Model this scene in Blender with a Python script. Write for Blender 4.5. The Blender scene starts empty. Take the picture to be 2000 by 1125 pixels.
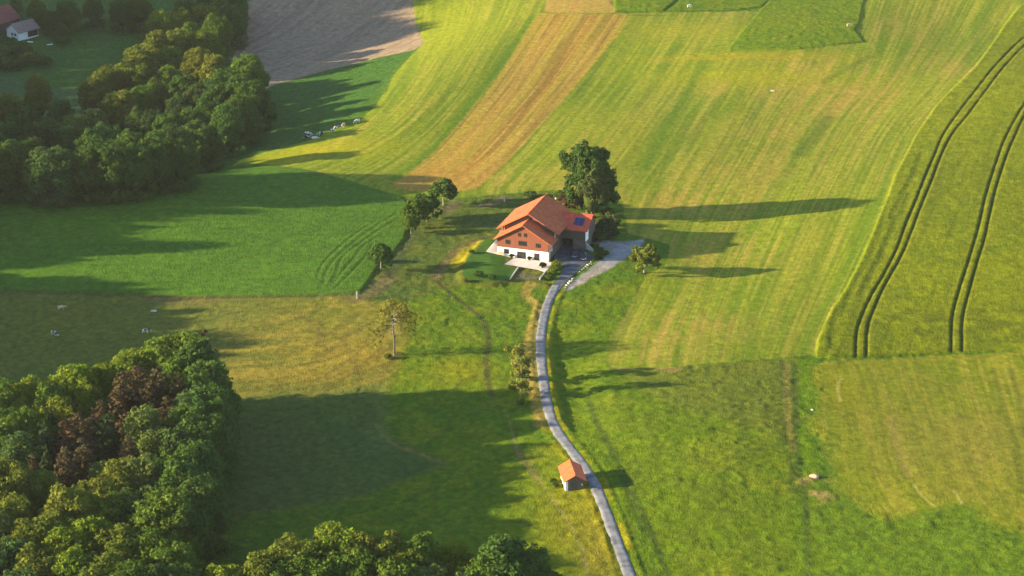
import bpy, bmesh, math, random
import numpy as np
from mathutils import Vector, Matrix
R = math.radians
sc = bpy.context.scene
# ------------------------------------------------------------------ camera, light, exposure
F_PX, PITCH, CAMH = 3900.0, R(22.2), 200.0          # focal length in photo pixels (photo 2000 px wide)
cam_d = bpy.data.cameras.new('camera'); cam = bpy.data.objects.new('camera', cam_d)
sc.collection.objects.link(cam); sc.camera = cam
cam_d.sensor_width = 36; cam_d.lens = F_PX / 2000 * 36
cam_d.clip_start = 1; cam_d.clip_end = 8000
cam.location = (0, 0, CAMH); cam.rotation_euler = (R(90) - PITCH, 0, 0)
SUN_EL, SUN_AZ = R(13.6), R(5.0)                      # light travels towards +x, a little away from the camera
world = bpy.data.worlds.new('World'); sc.world = world; world.use_nodes = True
wn = world.node_tree; bg = wn.nodes['Background']
sky = wn.nodes.new('ShaderNodeTexSky'); sky.sky_type = 'NISHITA'; sky.sun_disc = False
sky.sun_elevation = SUN_EL; sky.sun_rotation = math.atan2(-math.cos(SUN_AZ), -math.sin(SUN_AZ))
sky.altitude = 600; sky.dust_density = 0.6
wn.links.new(sky.outputs[0], bg.inputs[0]); bg.inputs[1].default_value = 0.098
sl = bpy.data.lights.new('sun', 'SUN'); sun = bpy.data.objects.new('sun', sl); sc.collection.objects.link(sun)
sl.energy = 5.0; sl.angle = R(0.7); sl.color = (1.0, 0.80, 0.47)
Ld = Vector((math.cos(SUN_AZ) * math.cos(SUN_EL), math.sin(SUN_AZ) * math.cos(SUN_EL), -math.sin(SUN_EL)))
sun.rotation_euler = Ld.to_track_quat('-Z', 'Y').to_euler(); sun.location = (-200, 400, 150)
sc.view_settings.view_transform = 'Standard'; sc.view_settings.look = 'None'
sc.view_settings.exposure = 2.10; sc.view_settings.gamma = 1
sc.render.resolution_x = 1024; sc.render.resolution_y = 576
rng = np.random.default_rng(7); random.seed(7)
COL = sc.collection

# ------------------------------------------------------------------ small maths
def sm(a, b, t):
    t = np.clip((t - a) / (b - a), 0, 1); return t * t * (3 - 2 * t)
_L = np.random.default_rng(3).random((64, 256, 256)).astype(np.float32)
def vn(x, y, scale, seed=0):
    L = _L[seed % 64]; u = x / scale + seed * 17.3; v = y / scale + seed * 9.1
    iu = np.floor(u).astype(np.int64); iv = np.floor(v).astype(np.int64)
    fu = u - iu; fv = v - iv; fu = fu * fu * (3 - 2 * fu); fv = fv * fv * (3 - 2 * fv)
    a = L[iv & 255, iu & 255]; b = L[iv & 255, (iu + 1) & 255]
    c = L[(iv + 1) & 255, iu & 255]; d = L[(iv + 1) & 255, (iu + 1) & 255]
    return (a * (1 - fu) + b * fu) * (1 - fv) + (c * (1 - fu) + d * fu) * fv
def fbm(x, y, scale, seed=0, o=4):
    s = 0; a = .5; t = 0
    for i in range(o):
        s = s + a * vn(x, y, scale / 2 ** i, seed + i); t += a; a *= .55
    return s / t
# ------------------------------------------------------------------ terrain, smooth part
def xleft(y): return -100 - (y - 341) * 0.238
def hbase(x, y):
    x = np.asarray(x, float); y = np.asarray(y, float)
    und = 1.3 * np.sin(x / 43 + .4) * np.sin(y / 57 + 1) + .9 * np.sin((x * .8 + y) / 31) + .5 * np.sin((x - y * .6) / 19)
    pad = np.exp(-(((x - 8) / 45) ** 2 + ((y - 518) / 38) ** 2) ** 2)
    h = und * (1 - pad)
    h = h - 5 * np.exp(-(((x + 165) / 75) ** 2 + ((y - 735) / 95) ** 2))
    edge = -62 + .30 * (y - 560) - 26 * sm(600, 560, y)          # foot of the slope that drops to the wooded valley
    h = h - 10.0 * sm(-8, 80, edge - x) * sm(555, 612, y) * sm(900, 780, y)
    h = h + 1.0 * np.exp(-(((x - 42) / 18) ** 2 + ((y - 380) / 22) ** 2))
    hill = sm(25, 120, xleft(y) - x)
    amp = 8 + 20 * sm(520, 640, y)
    h = h + hill * amp
    far = np.hypot(x, y - 550)
    h = h + 14 * sm(420, 1500, far) * (1 + .8 * np.sin(x / 310) * np.cos(y / 260))
    return h
VALLEY = None
cP, sP = math.cos(PITCH), math.sin(PITCH)
def ray(px, py):
    dx = (px - 1000) / F_PX; dy = (562.5 - py) / F_PX
    return dx, cP + dy * sP, -sP + dy * cP
def hit(px, py, hf, off=0.0):
    dx, dy, dz = ray(px, py); z = 0.0
    for _ in range(40):
        t = (z + off - CAMH) / dz; zn = float(hf(dx * t, dy * t))
        if abs(zn - z) < .002: break
        z = z + (zn - z) * .7
    t = (z + off - CAMH) / dz
    return dx * t, dy * t, z
def WP(pts): return np.array([hit(a, b, hbase)[:2] for a, b in pts])
def dens(P, step=6.0):
    """Catmull-Rom through the points."""
    P = np.asarray(P, float); out = []
    Q = np.vstack([2 * P[0] - P[1], P, 2 * P[-1] - P[-2]])
    for i in range(1, len(Q) - 2):
        n = max(2, int(np.hypot(*(Q[i + 1] - Q[i])) / step))
        for k in range(n):
            t = k / n
            out.append(.5 * (2 * Q[i] + (Q[i + 1] - Q[i - 1]) * t + (2 * Q[i - 1] - 5 * Q[i] + 4 * Q[i + 1] - Q[i + 2]) * t * t + (3 * Q[i] - Q[i - 1] - 3 * Q[i + 1] + Q[i + 2]) * t ** 3))
    out.append(P[-1]); return np.array(out)
# ------------------------------------------------------------------ grid
def graded(core, lo, hi, g=1.18):
    a = [core[0]]; s = core[1] - core[0]
    while a[-1] > lo: s *= g; a.append(a[-1] - s)
    b = [core[-1]]; s = core[-1] - core[-2]
    while b[-1] < hi: s *= g; b.append(b[-1] + s)
    return np.array(a[::-1][:-1] + list(core) + b[1:])
xs = graded(np.arange(-216, 216.1, .42), -2500, 2500)
yc = [326.0]
while yc[-1] < 832: yc.append(yc[-1] * 1.00128)
ys = graded(np.array(yc), -1200, 3500)
X, Y = np.meshgrid(xs, ys)
NY, NX = X.shape
HB = hbase(X, Y)
def win(P, m):
    x0, y0 = P.min(0) - m; x1, y1 = P.max(0) + m
    return slice(np.searchsorted(ys, y0), np.searchsorted(ys, y1) + 1), slice(np.searchsorted(xs, x0), np.searchsorted(xs, x1) + 1)
def segd(x, y, P):
    best = np.full(x.shape, 1e9); side = np.zeros(x.shape); tt = np.zeros(x.shape); acc = 0.
    for (ax, ay), (bx, by) in zip(P[:-1], P[1:]):
        ex, ey = bx - ax, by - ay; l2 = ex * ex + ey * ey + 1e-12
        t = np.clip(((x - ax) * ex + (y - ay) * ey) / l2, 0, 1)
        d = np.hypot(x - ax - t * ex, y - ay - t * ey); m = d < best
        best = np.where(m, d, best); side = np.where(m, np.sign(ex * (y - ay) - ey * (x - ax)), side)
        tt = np.where(m, acc + t * math.sqrt(l2), tt); acc += math.sqrt(l2)
    return best, side, tt
def psd(P, m=6.0):
    """signed distance to polygon (world coords), positive inside, -1e3 far away."""
    P = np.asarray(P); w = win(P, m); x = X[w]; y = Y[w]
    Q = np.vstack([P, P[:1]]); d, _, _ = segd(x, y, Q)
    ins = np.zeros(x.shape, bool)
    for (ax, ay), (bx, by) in zip(Q[:-1], Q[1:]):
        c = (ay > y) != (by > y)
        with np.errstate(divide='ignore', invalid='ignore'):
            ins ^= c & (x < (bx - ax) * (y - ay) / (by - ay + 1e-12) + ax)
    out = np.full(X.shape, -1e3); out[w] = np.where(ins, d, -d); return out
def pld(P, m=8.0):
    P = np.asarray(P); w = win(P, m); d, s, t = segd(X[w], Y[w], P)
    D = np.full(X.shape, 1e3); S = np.zeros(X.shape); T = np.zeros(X.shape); D[w] = d; S[w] = s; T[w] = t; return D, S, T
N1 = fbm(X, Y, 2.2, 1); N2 = fbm(X, Y, 9, 5); N3 = fbm(X, Y, 34, 9); N4 = fbm(X, Y, 4.5, 14); NF = vn(X, Y, .9, 20)
# ------------------------------------------------------------------ outlines traced on the ground (photo pixels -> ground)
crop_p = [(1592,697),(1598,665),(1605,645),(1625,605),(1655,560),(1680,510),(1705,455),(1728,400),(1750,340),(1790,262),(1830,205),(1870,165),(1905,132),(1935,90),(1960,52),(1985,20),(2030,-25),(2300,-60),(2300,655),(2000,683),(1870,688),(1700,697),(1620,700)]
meadow_p = [(395,345),(440,328),(480,318),(560,326),(600,333),(640,342),(700,360),(775,383),(830,387),(880,388),(985,378),(1080,371),(1140,380),(1215,392),(1225,440),(1225,455),(1310,478),(1300,520),(1262,536),(1238,585),(1225,610),(1195,655),(1180,690),(1180,712),(1200,718),(1300,718),(1370,711),(1450,704),(1530,698),(1594,692),(1605,640),(1660,555),(1730,400),(1752,340),(1795,262),(1832,205),(1905,132),(1965,52),(2010,-20),(1700,-60),(1676,-20),(1680,40),(1670,62),(1690,82),(1560,97),(1420,101),(1445,66),(1478,22),(1300,24),(1222,27),(1195,22),(1190,-30),(1060,-50),(815,-50),(806,0),(808,32),(818,62),(826,85),(800,112),(770,145),(757,175),(728,212),(700,238),(650,256),(612,272),(540,292),(470,312)]
plough_p = [(520,-20),(480,8),(455,30),(446,60),(446,110),(470,160),(510,180),(535,166),(640,136),(740,112),(810,97),(826,86),(820,64),(810,40),(806,5),(815,-60),(600,-70)]
strip_p = [(762,363),(800,340),(850,298),(900,240),(945,188),(980,140),(1005,98),(1030,58),(1053,26),(1130,28),(1224,28),(1205,70),(1155,128),(1100,195),(1060,240),(1015,290),(975,330),(930,367),(870,375),(800,372)]
tan_p = [(1062,24),(1075,-30),(1192,-30),(1198,14),(1203,24),(1130,26)]
encl_p = [(1421,100),(1445,66),(1470,36),(1500,4),(1530,-30),(1700,-40),(1684,20),(1681,42),(1671,60),(1688,82),(1620,90),(1560,96),(1480,99)]
tri1_p = [(1200,22),(1197,-30),(1345,-40),(1318,4),(1296,22)]
tri2_p = [(1302,22),(1325,4),(1350,-40),(1540,-40),(1488,14),(1440,20)]
left_p = [(-300,352),(0,366),(90,378),(170,378),(300,352),(400,338),(480,322),(560,328),(600,333),(640,342),(700,360),(780,384),(800,400),(797,440),(790,468),(768,496),(740,520),(720,550),(704,572),(640,576),(560,578),(400,580),(200,574),(0,568),(-300,556)]
mown2_p = [(1600,735),(1612,712),(1700,704),(1870,696),(2000,688),(2300,676),(2300,1040),(2000,1035),(1880,985),(1800,1010),(1690,990),(1640,960),(1622,890),(1606,800)]
drive_p = [(1083,488),(1084,470),(1096,458),(1140,468),(1141,488),(1157,502),(1146,514),(1120,538),(1106,551),(1092,567),(1080,576),(1077,566),(1084,553),(1097,532),(1101,514),(1084,512)]
gravel_p = [(1150,474),(1172,468),(1210,470),(1257,468),(1250,482),(1235,492),(1226,504),(1198,520),(1170,536),(1130,556),(1106,568),(1112,556),(1140,536),(1166,512),(1180,497),(1162,484)]
lawn_p = [(932,492),(948,474),(964,472),(972,474),(949,498),(990,505),(983,520),(1008,528),(996,549),(960,556),(905,553),(903,525),(914,508)]
patio_p = [(949,498),(970,473),(973,501),(1003,505.5),(1078,514.5),(1083,514),(1064,534),(1050,529),(985,520),(1003,507)]
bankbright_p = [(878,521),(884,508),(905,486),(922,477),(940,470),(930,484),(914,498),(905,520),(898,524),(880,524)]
track_px = [(1037,556),(1027,568),(1030,580),(1046,592),(1050,612),(1040,640),(1034,668),(1034,700),(1040,745),(1048,790),(1056,830)]
road_px = [(1262,1215),(1245,1165),(1228,1120),(1210,1072),(1190,1017),(1170,965),(1153,930),(1124,889),(1097,854),(1080,825),(1068,785),(1062,745),(1057,700),(1056,660),(1061,625),(1070,592),(1080,570),(1086,558)]
CROP, MEAD, PLOU, STRP, LEFT = map(WP, (crop_p, meadow_p, plough_p, strip_p, left_p))
road = dens(WP(road_px), 3); track = dens(WP(track_px), 3)
sCrop = psd(CROP); sMead = psd(MEAD); sPlou = psd(PLOU); sStrip = psd(STRP); sLeft = psd(LEFT)
sTan = psd(WP(tan_p)); sEncl = psd(WP(encl_p)); sTri1 = psd(WP(tri1_p)); sTri2 = psd(WP(tri2_p)); sMown = psd(WP(mown2_p), 12)
sDrive = psd(WP(drive_p)); sGrav = psd(WP(gravel_p)); sLawn = psd(WP(lawn_p)); sPatio = psd(WP(patio_p)); sBank = psd(WP(bankbright_p))
dRoad, sideRoad, tRoad = pld(road, 30); dTrack, _, _ = pld(track, 8)
sLawnBed = psd(WP([(905,553),(903,525),(914,508),(932,492),(948,474),(985,472),(1085,505),(1083,514),(1064,536),(1040,545),(1062,556),(996,551),(960,557)]), 10)
tl = []
for P in ([(1671,700),(1673,655),(1681,625),(1699,584),(1725.5,539),(1752,487),(1770,438),(1789,393),(1811,337),(1826,303),(1842,265),(1874,218),(1910,172),(1941,133),(1982,90),(2012,64),(2060,20)],
          [(1692,698),(1694,647),(1707,606),(1729,558),(1759,505),(1778,460),(1796,412),(1819,356),(1838,306),(1860,263),(1892,223),(1932,169),(1966,126),(2000,91),(2040,55),(2090,10)],
          [(1858,690),(1860,625),(1871,576),(1888,524),(1905,468),(1914,434),(1927,378),(1948,312),(1964,270),(1992,218),(2020,180),(2070,120)],
          [(1879,689),(1880,625),(1893.5,569),(1908,517),(1923,468),(1931,431),(1946,367),(1966,306),(1982,268),(2003,224),(2035,182),(2085,120)],
          [(2100,640),(2120,520),(2160,380),(2220,230)]):
    tl.append(pld(dens(WP(P), 4), 4)[0])
dTram = np.minimum.reduce(tl)
soft = [pld(dens(WP(P), 5), 8)[0] for P in ([(1735,388),(1728,410),(1712,470),(1690,520),(1665,565),(1640,620)], [(1775,380),(1762,412),(1738,460),(1722,500),(1700,540),(1680,580)], [(1800,300),(1780,350),(1755,395),(1742,430)], [(1640,600),(1625,650),(1622,680)])]
dSoft = np.minimum.reduce(soft)
lr = [pld(dens(WP(P), 4), 4)[0] for P in ([(632,556),(636,535),(660,502),(700,468),(740,440),(775,418)], [(640,562),(655,540),(668,505),(705,476),(745,448),(780,428)], [(648,560),(664,538),(690,508),(712,480),(750,458)], [(655,566),(690,530),(716,500),(728,478)], [(620,548),(628,520),(655,492),(690,462),(730,436)])]
dLR = np.minimum.reduce(lr)
# ------------------------------------------------------------------ terrain, detail
mC = sm(-.25, .35, sCrop); mL = sm(-.3, .4, sLeft)
mM = np.maximum.reduce([sm(-.5, 1, sMead), sm(-1, 2, sMown), sm(-.4, .4, sStrip)])
mP = sm(-.4, .6, sPlou)
hard = np.maximum.reduce([sm(-.6, .3, sDrive), sm(-.5, .3, sPatio), sm(-.3, .3, 1.7 - dRoad), sm(-1, .5, sGrav) * .8, sm(-.6, .3, sLawn)])
D = np.zeros_like(X)
dryz = psd(WP([(430,575),(700,582),(775,610),(790,690),(755,740),(600,780),(430,800)]), 8)
rough = (1 - .55 * sm(-3, 3, dryz)) * (1 - mM) * (1 - mC) * (1 - mL) * (1 - mP) * (1 - hard)
D += rough * ((N1 - .5) * .42 + (N4 - .5) * .20 + (NF - .5) * .17)
D += mM * (1 - hard) * ((N1 - .5) * .14 + (NF - .5) * .05)
D += mC * (.45 + (N1 - .5) * .22 + (NF - .5) * .12 - .38 * sm(.48, .12, dTram) - .15 * sm(1.5, .2, dSoft + (N1 - .5) * .8))
D += mL * (.40 + (NF - .5) * .07 + (N1 - .5) * .10 - .09 * sm(.5, .15, dLR) + .04 * sm(.5, .15, np.abs(dLR - .9)))
rowx = (X - 0.55 * (Y - 620) + 12 * np.sin(Y / 45))
D += mP * ((NF - .5) * .10 + .04 * np.sin(rowx * 2 * math.pi / 1.5))
encl = np.maximum(sEncl, np.maximum(sTri1, sTri2))
D += sm(-.2, .5, encl) * .35
D += .9 * sm(-2.6, .2, sLawnBed) * (1 - sm(-8, 0, X - WP([(1010, 520)])[0, 0]) * .75) * (1 - mL)
D += hard * 0
bank = sm(1.6, 4.0, dRoad) * (sideRoad < 0) * sm(16, 6, dRoad) * sm(395, 412, Y) * sm(470, 450, Y)
D -= .9 * bank
lip = sm(1.5, 2.3, dRoad) * sm(3.6, 2.6, dRoad) * sm(500, 480, Y)
D += .16 * lip
HT = HB + D
def ht(x, y):
    x = np.asarray(x, float); y = np.asarray(y, float)
    i = np.clip(np.searchsorted(xs, x) - 1, 0, NX - 2); j = np.clip(np.searchsorted(ys, y) - 1, 0, NY - 2)
    u = (x - xs[i]) / (xs[i + 1] - xs[i]); v = (y - ys[j]) / (ys[j + 1] - ys[j])
    return (HT[j, i] * (1 - u) + HT[j, i + 1] * u) * (1 - v) + (HT[j + 1, i] * (1 - u) + HT[j + 1, i + 1] * u) * v
def G(px, py, off=0.0): return Vector(hit(px, py, ht, off))
# ------------------------------------------------------------------ what grows where (base colour of the ground)
C = np.empty(X.shape + (3,)); C[:] = (.060, .125, .012)
def lay(m, c, a=1.0):
    m = np.clip(m * a, 0, 1)[..., None]; C[:] = C * (1 - m) + np.array(c) * m
def warp(s, a=1.0): return s + (N1 - .5) * a
# natural variation of rough pasture
lay(sm(.5, .75, N2), (.085, .135, .012), .7); lay(sm(.55, .8, N3), (.030, .085, .014), .7); lay(sm(.6, .8, N1), (.12, .14, .02), .45)
# far left: valley meadows, deep green
def blob(px, py, rx, ry, rot=0.0):
    cx, cy = WP([(px, py)])[0]; dx = X - cx; dy = Y - cy; c, s = math.cos(rot), math.sin(rot)
    return np.exp(-(((dx * c + dy * s) / rx) ** 2 + ((-dx * s + dy * c) / ry) ** 2))
valley = sm(-.08, .05, (-X - 62) / 100) * sm(560, 585, Y)
lay(valley, (.035, .105, .030), .85)
lay(sm(-2, 3, psd(WP([(-100,150),(0,140),(100,170),(170,180),(200,230),(-100,230)]))), (.055, .11, .06), .8)
lay(valley * sm(.5, .8, N2), (.06, .11, .03), .5)
# slope below the ploughed field
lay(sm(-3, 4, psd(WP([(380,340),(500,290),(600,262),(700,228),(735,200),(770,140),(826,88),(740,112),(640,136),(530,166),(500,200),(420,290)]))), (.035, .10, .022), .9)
# dry pasture, lower left
dry = psd(WP([(-300,574),(0,572),(300,582),(600,582),(705,580),(760,585),(805,620),(800,670),(778,700),(760,740),(748,790),(755,850),(880,905),(700,970),(440,1010),(200,1130),(-400,1130)]), 14)
lay(sm(-2.5, 2.5, warp(dry, 4)), (.115, .130, .022), .92)
lay(sm(-2, 2, dry) * sm(.42, .7, N4), (.18, .155, .035), .55); lay(sm(-2, 2, dry) * sm(.5, .75, N2), (.07, .11, .03), .5)
for b in ((480,645,16,9), (560,690,20,9), (640,700,16,8), (700,640,12,9), (600,740,20,7), (690,590,16,5)): lay(blob(*b) * sm(.25, .7, N1), (.22, .18, .04), .5)
lay(blob(640, 660, 20, 8), (.17, .15, .03), .35)
lay(sm(-2, 2, dry) * sm(449, 436, Y + (N2 - .5) * 14), (.044, .092, .030), .8); lay(sm(-2, 2, dry) * sm(-40, -75, X), (.075, .105, .030), .6); lay(blob(600, 735, 26, 7) + blob(700, 690, 14, 8), (.22, .17, .030), .6)  # shaded parts dimmed and sunlit part turned golden, both put into the colour
for P in ([(735,830),(760,862),(800,880),(870,905)], [(640,690),(690,650),(730,630)], [(600,770),(680,735),(760,680),(775,650)], [(580,760),(650,725),(730,665),(760,640)], [(560,600),(620,640),(640,690)], [(520,600),(600,620),(680,680),(700,740)], [(640,740),(700,715),(745,680)], [(730,740),(760,715),(772,690)]):
    lay(sm(1.0, .2, pld(dens(WP(P), 4), 4)[0] + (N1 - .5) * .8), (.20, .17, .09) if P[0][1] > 820 else (.10, .09, .03), .55)
acx, acy = WP([(500, 585)])[0]; ar = np.hypot(X - acx, (Y - acy) * .95) + 1.5 * N3; az_ = sm(-2, 4, dryz) * sm(9, 20, ar)
lay(az_ * sm(.5, .75, vn(ar / 1.5, np.arctan2(Y - acy, X - acx) * 2, 1, 50)), (.085, .095, .020), .5); lay(az_ * sm(.55, .8, vn(ar / 2.2, np.arctan2(Y - acy, X - acx) * 2, 1, 51)), (.23, .185, .045), .5)
lay(blob(742, 830, 3, 12), (.09, .13, .05), .5)
# green pasture left of the road
gp = psd(WP([(790,590),(850,555),(905,560),(1000,556),(1040,560),(1040,620),(1030,680),(1034,760),(1050,830),(1090,870),(1130,920),(1180,1010),(1230,1130),(1000,1130),(760,1130),(640,1000),(880,905),(755,845),(770,740),(800,670)]), 8)
lay(sm(-2, 2, warp(gp, 3)), (.068, .128, .007), .9)
lay(sm(-2, 2, gp) * sm(.45, .75, N4), (.115, .155, .010), .75); lay(sm(-2, 2, gp) * sm(.55, .8, N1), (.035, .10, .012), .7)
lay(blob(900, 725, 9, 9), (.16, .17, .008), .7); lay(blob(930, 610, 20, 14) * sm(.3, .7, N2), (.13, .165, .01), .5)
lay(blob(1110, 1010, 9, 25) , (.16, .165, .012), .7); lay(blob(1175, 1080, 5, 20), (.17, .13, .03), .5)
# fields right of the road, lower right
gr = psd(WP([(1090,590),(1180,560),(1262,536),(1225,610),(1180,690),(1185,716),(1300,718),(1450,704),(1594,694),(1600,1130),(1250,1130),(1180,970),(1110,860),(1075,780),(1068,690)]), 8)
lay(sm(-1.5, 1.5, gr), (.082, .138, .006), .9)
lay(sm(-2, 2, gr) * sm(.42, .7, N4), (.05, .105, .008), .6); lay(sm(-2, 2, gr) * sm(.5, .8, N2), (.13, .17, .012), .7)
lay(sm(-2, 3, psd(WP([(1200,716),(1450,704),(1560,698),(1558,800),(1540,860),(1460,830),(1330,800),(1250,765)]), 8)), (.095, .12, .022), .75)
lay(sm(-2, 3, psd(WP([(1148,770),(1200,770),(1400,815),(1540,860),(1555,1130),(1305,1130),(1230,960),(1180,860)]), 8)) * sm(.3,.6,N4), (.12, .14, .02), .25)
yg = psd(WP([(1562,700),(1594,702),(1606,790),(1600,900),(1580,1000),(1575,1130),(1560,1130),(1556,900)]), 6)
lay(sm(-1, 1.5, yg), (.085, .16, .008), .8)
low = psd(WP([(1575,950),(1690,990),(1800,1005),(1880,980),(2000,1030),(2300,1040),(2300,1300),(1570,1300)]), 10)
lay(sm(-4, 4, warp(low, 6)), (.085, .140, .010), .8); lay(sm(-3, 4, low) * sm(.45, .8, N4), (.05, .11, .012), .5)
for P, a in (([(1527,705),(1530,780),(1540,880),(1548,960)], .5), ([(1550,705),(1552,790),(1556,900),(1572,980),(1578,1130)], .7), ([(1545,740),(1560,825),(1585,802)], .5), ([(1449,790),(1455,860)], .4), ([(1148,770),(1165,820),(1200,890),(1230,960),(1270,1040),(1305,1125)], .8)):
    lay(sm(1.3, .2, pld(dens(WP(P), 4), 4)[0] + (N1 - .5) * .9), (.045, .075, .018), a)
lay(sm(1.4, .3, pld(dens(WP([(1535,710),(1538,800),(1548,880)]), 4), 4)[0]), (.20, .16, .06), .4)
for b in ((1590,940,4,2.5), (1600,965,3,3), (1298,717,2.6,1.6), (1310,722,2,1.4)): lay(blob(*b) * sm(.35, .6, N1), (.27, .18, .11), .7)
# strips by the road's right edge
lay(sm(3.4, 2.4, dRoad) * sm(.35, .6, N4), (.22, .20, .01), .6)
for k, c in ((3.2, .8), (4.6, .4), (5.6, .75), (7.6, .6)):
    lay(sm(.45, .1, np.abs(dRoad - k) + (N1 - .5) * .5) * (sideRoad < 0) * sm(398, 386, Y), (.030, .07, .010), c)
lay(sm(-3, 3, psd(WP([(1180,970),(1300,1130),(1230,1130)]))) * (sm(.5, .9, N4)), (.15, .17, .01), .5)
# farm yard pasture (rough, trodden)
fy = psd(WP([(800,400),(860,398),(985,380),(1080,374),(1120,400),(1000,440),(960,470),(925,476),(880,520),(905,556),(860,566),(790,590),(715,585),(705,572),(745,520),(790,470)]), 8)
lay(sm(-1.5, 1.5, warp(fy, 2)), (.060, .095, .022), .92); lay(sm(-2, 1, fy) * sm(.42, .7, N4), (.10, .12, .018), .7); lay(sm(-2, 1, fy) * sm(.5, .8, N2), (.035, .07, .02), .6)
for P, wd, c, a in (([(960,462),(905,476),(875,500),(855,525),(850,545),(870,565),(905,592),(943,625),(955,660),(949,700),(953,745),(963,772)], 1.0, (.05, .05, .03), .75),
                    ([(930,470),(890,492),(868,520),(848,543)], 2.4, (.13, .105, .06), .6),
                    ([(985,388),(960,398),(945,402)], 3.0, (.15, .11, .09), .7), ([(890,395),(880,405),(868,415)], 3.4, (.10, .09, .08), .7),
                    ([(697,583),(740,560),(760,540)], 4.0, (.12, .095, .075), .6), ([(0,570),(200,577),(400,583),(600,580),(700,579)], 1.6, (.12, .095, .06), .5),
                    ([(300,581),(350,590),(420,584)], 4.0, (.14, .10, .07), .4),
                    ([(760,540),(780,500),(800,470),(815,450)], 3.0, (.05, .07, .04), .6),
                    ([(985,800),(1000,840),(1010,880),(1020,900),(1050,935),(1075,970),(1110,1020),(1135,1070),(1150,1130)], .45, (.17, .16, .09), .6),
                    ([(1010,880),(1035,915),(1050,935)], 1.5, (.14, .12, .06), .5), ([(940,800),(990,790)], 1.0, (.10, .12, .04), .3),
                    ([(1195,690),(1187,712),(1210,720),(1240,722)], .7, (.16, .13, .09), .7), ([(1262,540),(1225,612),(1196,658),(1182,690)], .7, (.05, .07, .02), .6),
                    ([(1380,430),(1250,440),(1200,440)], 1.2, (.14, .11, .07), .5), ([(1210,452),(1260,465),(1330,462)], .9, (.14, .14, .07), .4),
                    ([(1790,-12),(1850,-4),(1930,4),(2000,12),(2100,22)], 1.3, (.32, .28, .22), .9)):
    lay(sm(wd, wd * .3, pld(dens(WP(P), 4), 5)[0] + (N1 - .5) * .9), c, a)
# ------------------------------------------------------------------ hay meadow with mowing stripes
def curve_x(P):
    Q = dens(WP(P), 4); Q = Q[np.argsort(Q[:, 1])]; return lambda y: np.interp(y, Q[:, 1], Q[:, 0])
gL = curve_x([(430,345),(600,300),(720,235),(790,150),(835,60),(845,-40)])
gA = curve_x([(762,363),(850,298),(945,188),(1005,98),(1053,26),(1085,-30)])
gB = curve_x([(930,367),(1015,290),(1100,195),(1155,128),(1224,28),(1260,-30)])
gC = curve_x([(1185,715),(1205,645),(1262,536),(1330,400),(1395,290),(1450,190),(1530,60),(1570,-30)])
gD = curve_x([(1400,708),(1430,600),(1480,480),(1550,350),(1620,235),(1700,130),(1760,-30)])
gE = curve_x([(1592,697),(1655,560),(1728,400),(1790,262),(1870,165),(1935,90),(1985,20),(2020,-30)])
gs = [g(Y) for g in (gL, gA, gB, gC, gD, gE)]
S = np.zeros_like(X); base = [0, 60, 90, 160, 235, 310]
for i in range(5):
    a, b = gs[i], gs[i + 1]; t = (X - a) / np.maximum(b - a, 2)
    lo = -1e9 if i == 0 else 0; hi = 1e9 if i == 4 else 1
    m = (t >= lo) & (t < hi) if i else (t < hi)
    S = np.where(m, base[i] + t * (base[i + 1] - base[i]), S)
SY = Y / 26.0
def st(freq, seed, yl=26.0): return vn(S * freq, Y / yl * 1.0, 1.0, seed)
s1 = st(.16, 30, 60); s2 = st(.42, 31, 44); s3 = st(1.0, 32, 40); s4 = st(.08, 33, 90)
mow = sm(-.5, .6, warp(sMead, .8))
lay(mow, (.152, .202, .016), 1)
lay(mow * sm(.45, .75, s1), (.085, .150, .010), .75)
lay(mow * sm(.5, .8, s4) , (.205, .205, .030), .65)
lay(mow * sm(.52, .85, s2) * sm(.3, .6, N3), (.245, .220, .060), .5)
lay(mow * sm(.48, .8, s3), (.085, .130, .010), .62)
lay(mow * sm(.55, .85, 1 - s3), (.23, .245, .040), .5)
lay(mow * sm(.5, .85, st(.62, 38, 55)) , (.10, .155, .010), .5)
lay(mow * sm(.45, .75, N2) * (1 - sm(.3,.7,s2)), (.10, .16, .010), .45)
# dry, pinkish patches
for b in ((1590,150,16,26), (1650,205,22,20), (1700,150,12,22), (1560,130,14,8), (1750,60,10,22), (1480,255,22,10), (1560,180,34,8), (1850,130,9,20), (1440,330,20,22), (1350,400,24,12), (1300,640,16,14), (1380,640,18,8), (1250,690,14,6), (1400,510,16,12), (1330,470,24,8), (700,345,22,5), (1000,345,26,9), (1420,170,16,8)):
    lay(mow * blob(*b) * sm(.25, .75, s2 * .5 + N2 * .5), (.31, .215, .075), .5)
lay(mow * blob(1470, 150, 34, 12), (.22, .23, .012), .7); lay(mow * blob(1330, 60, 22, 14), (.21, .215, .02), .6); lay(mow * blob(1470, 110, 40, 5), (.24, .215, .015), .7)
lay(mow * blob(520, 320, 16, 4), (.24, .24, .006), .8); lay(mow * blob(640, 290, 22, 10), (.24, .23, .010), .6); lay(mow * blob(880, 60, 18, 60), (.17, .20, .014), .6)  # sun-facing ridge strip: its lit yellow brightness is put into the colour
lay(mow * blob(1150, 240, 20, 26) * sm(.2, .6, s1), (.19, .205, .02), .5)
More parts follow.
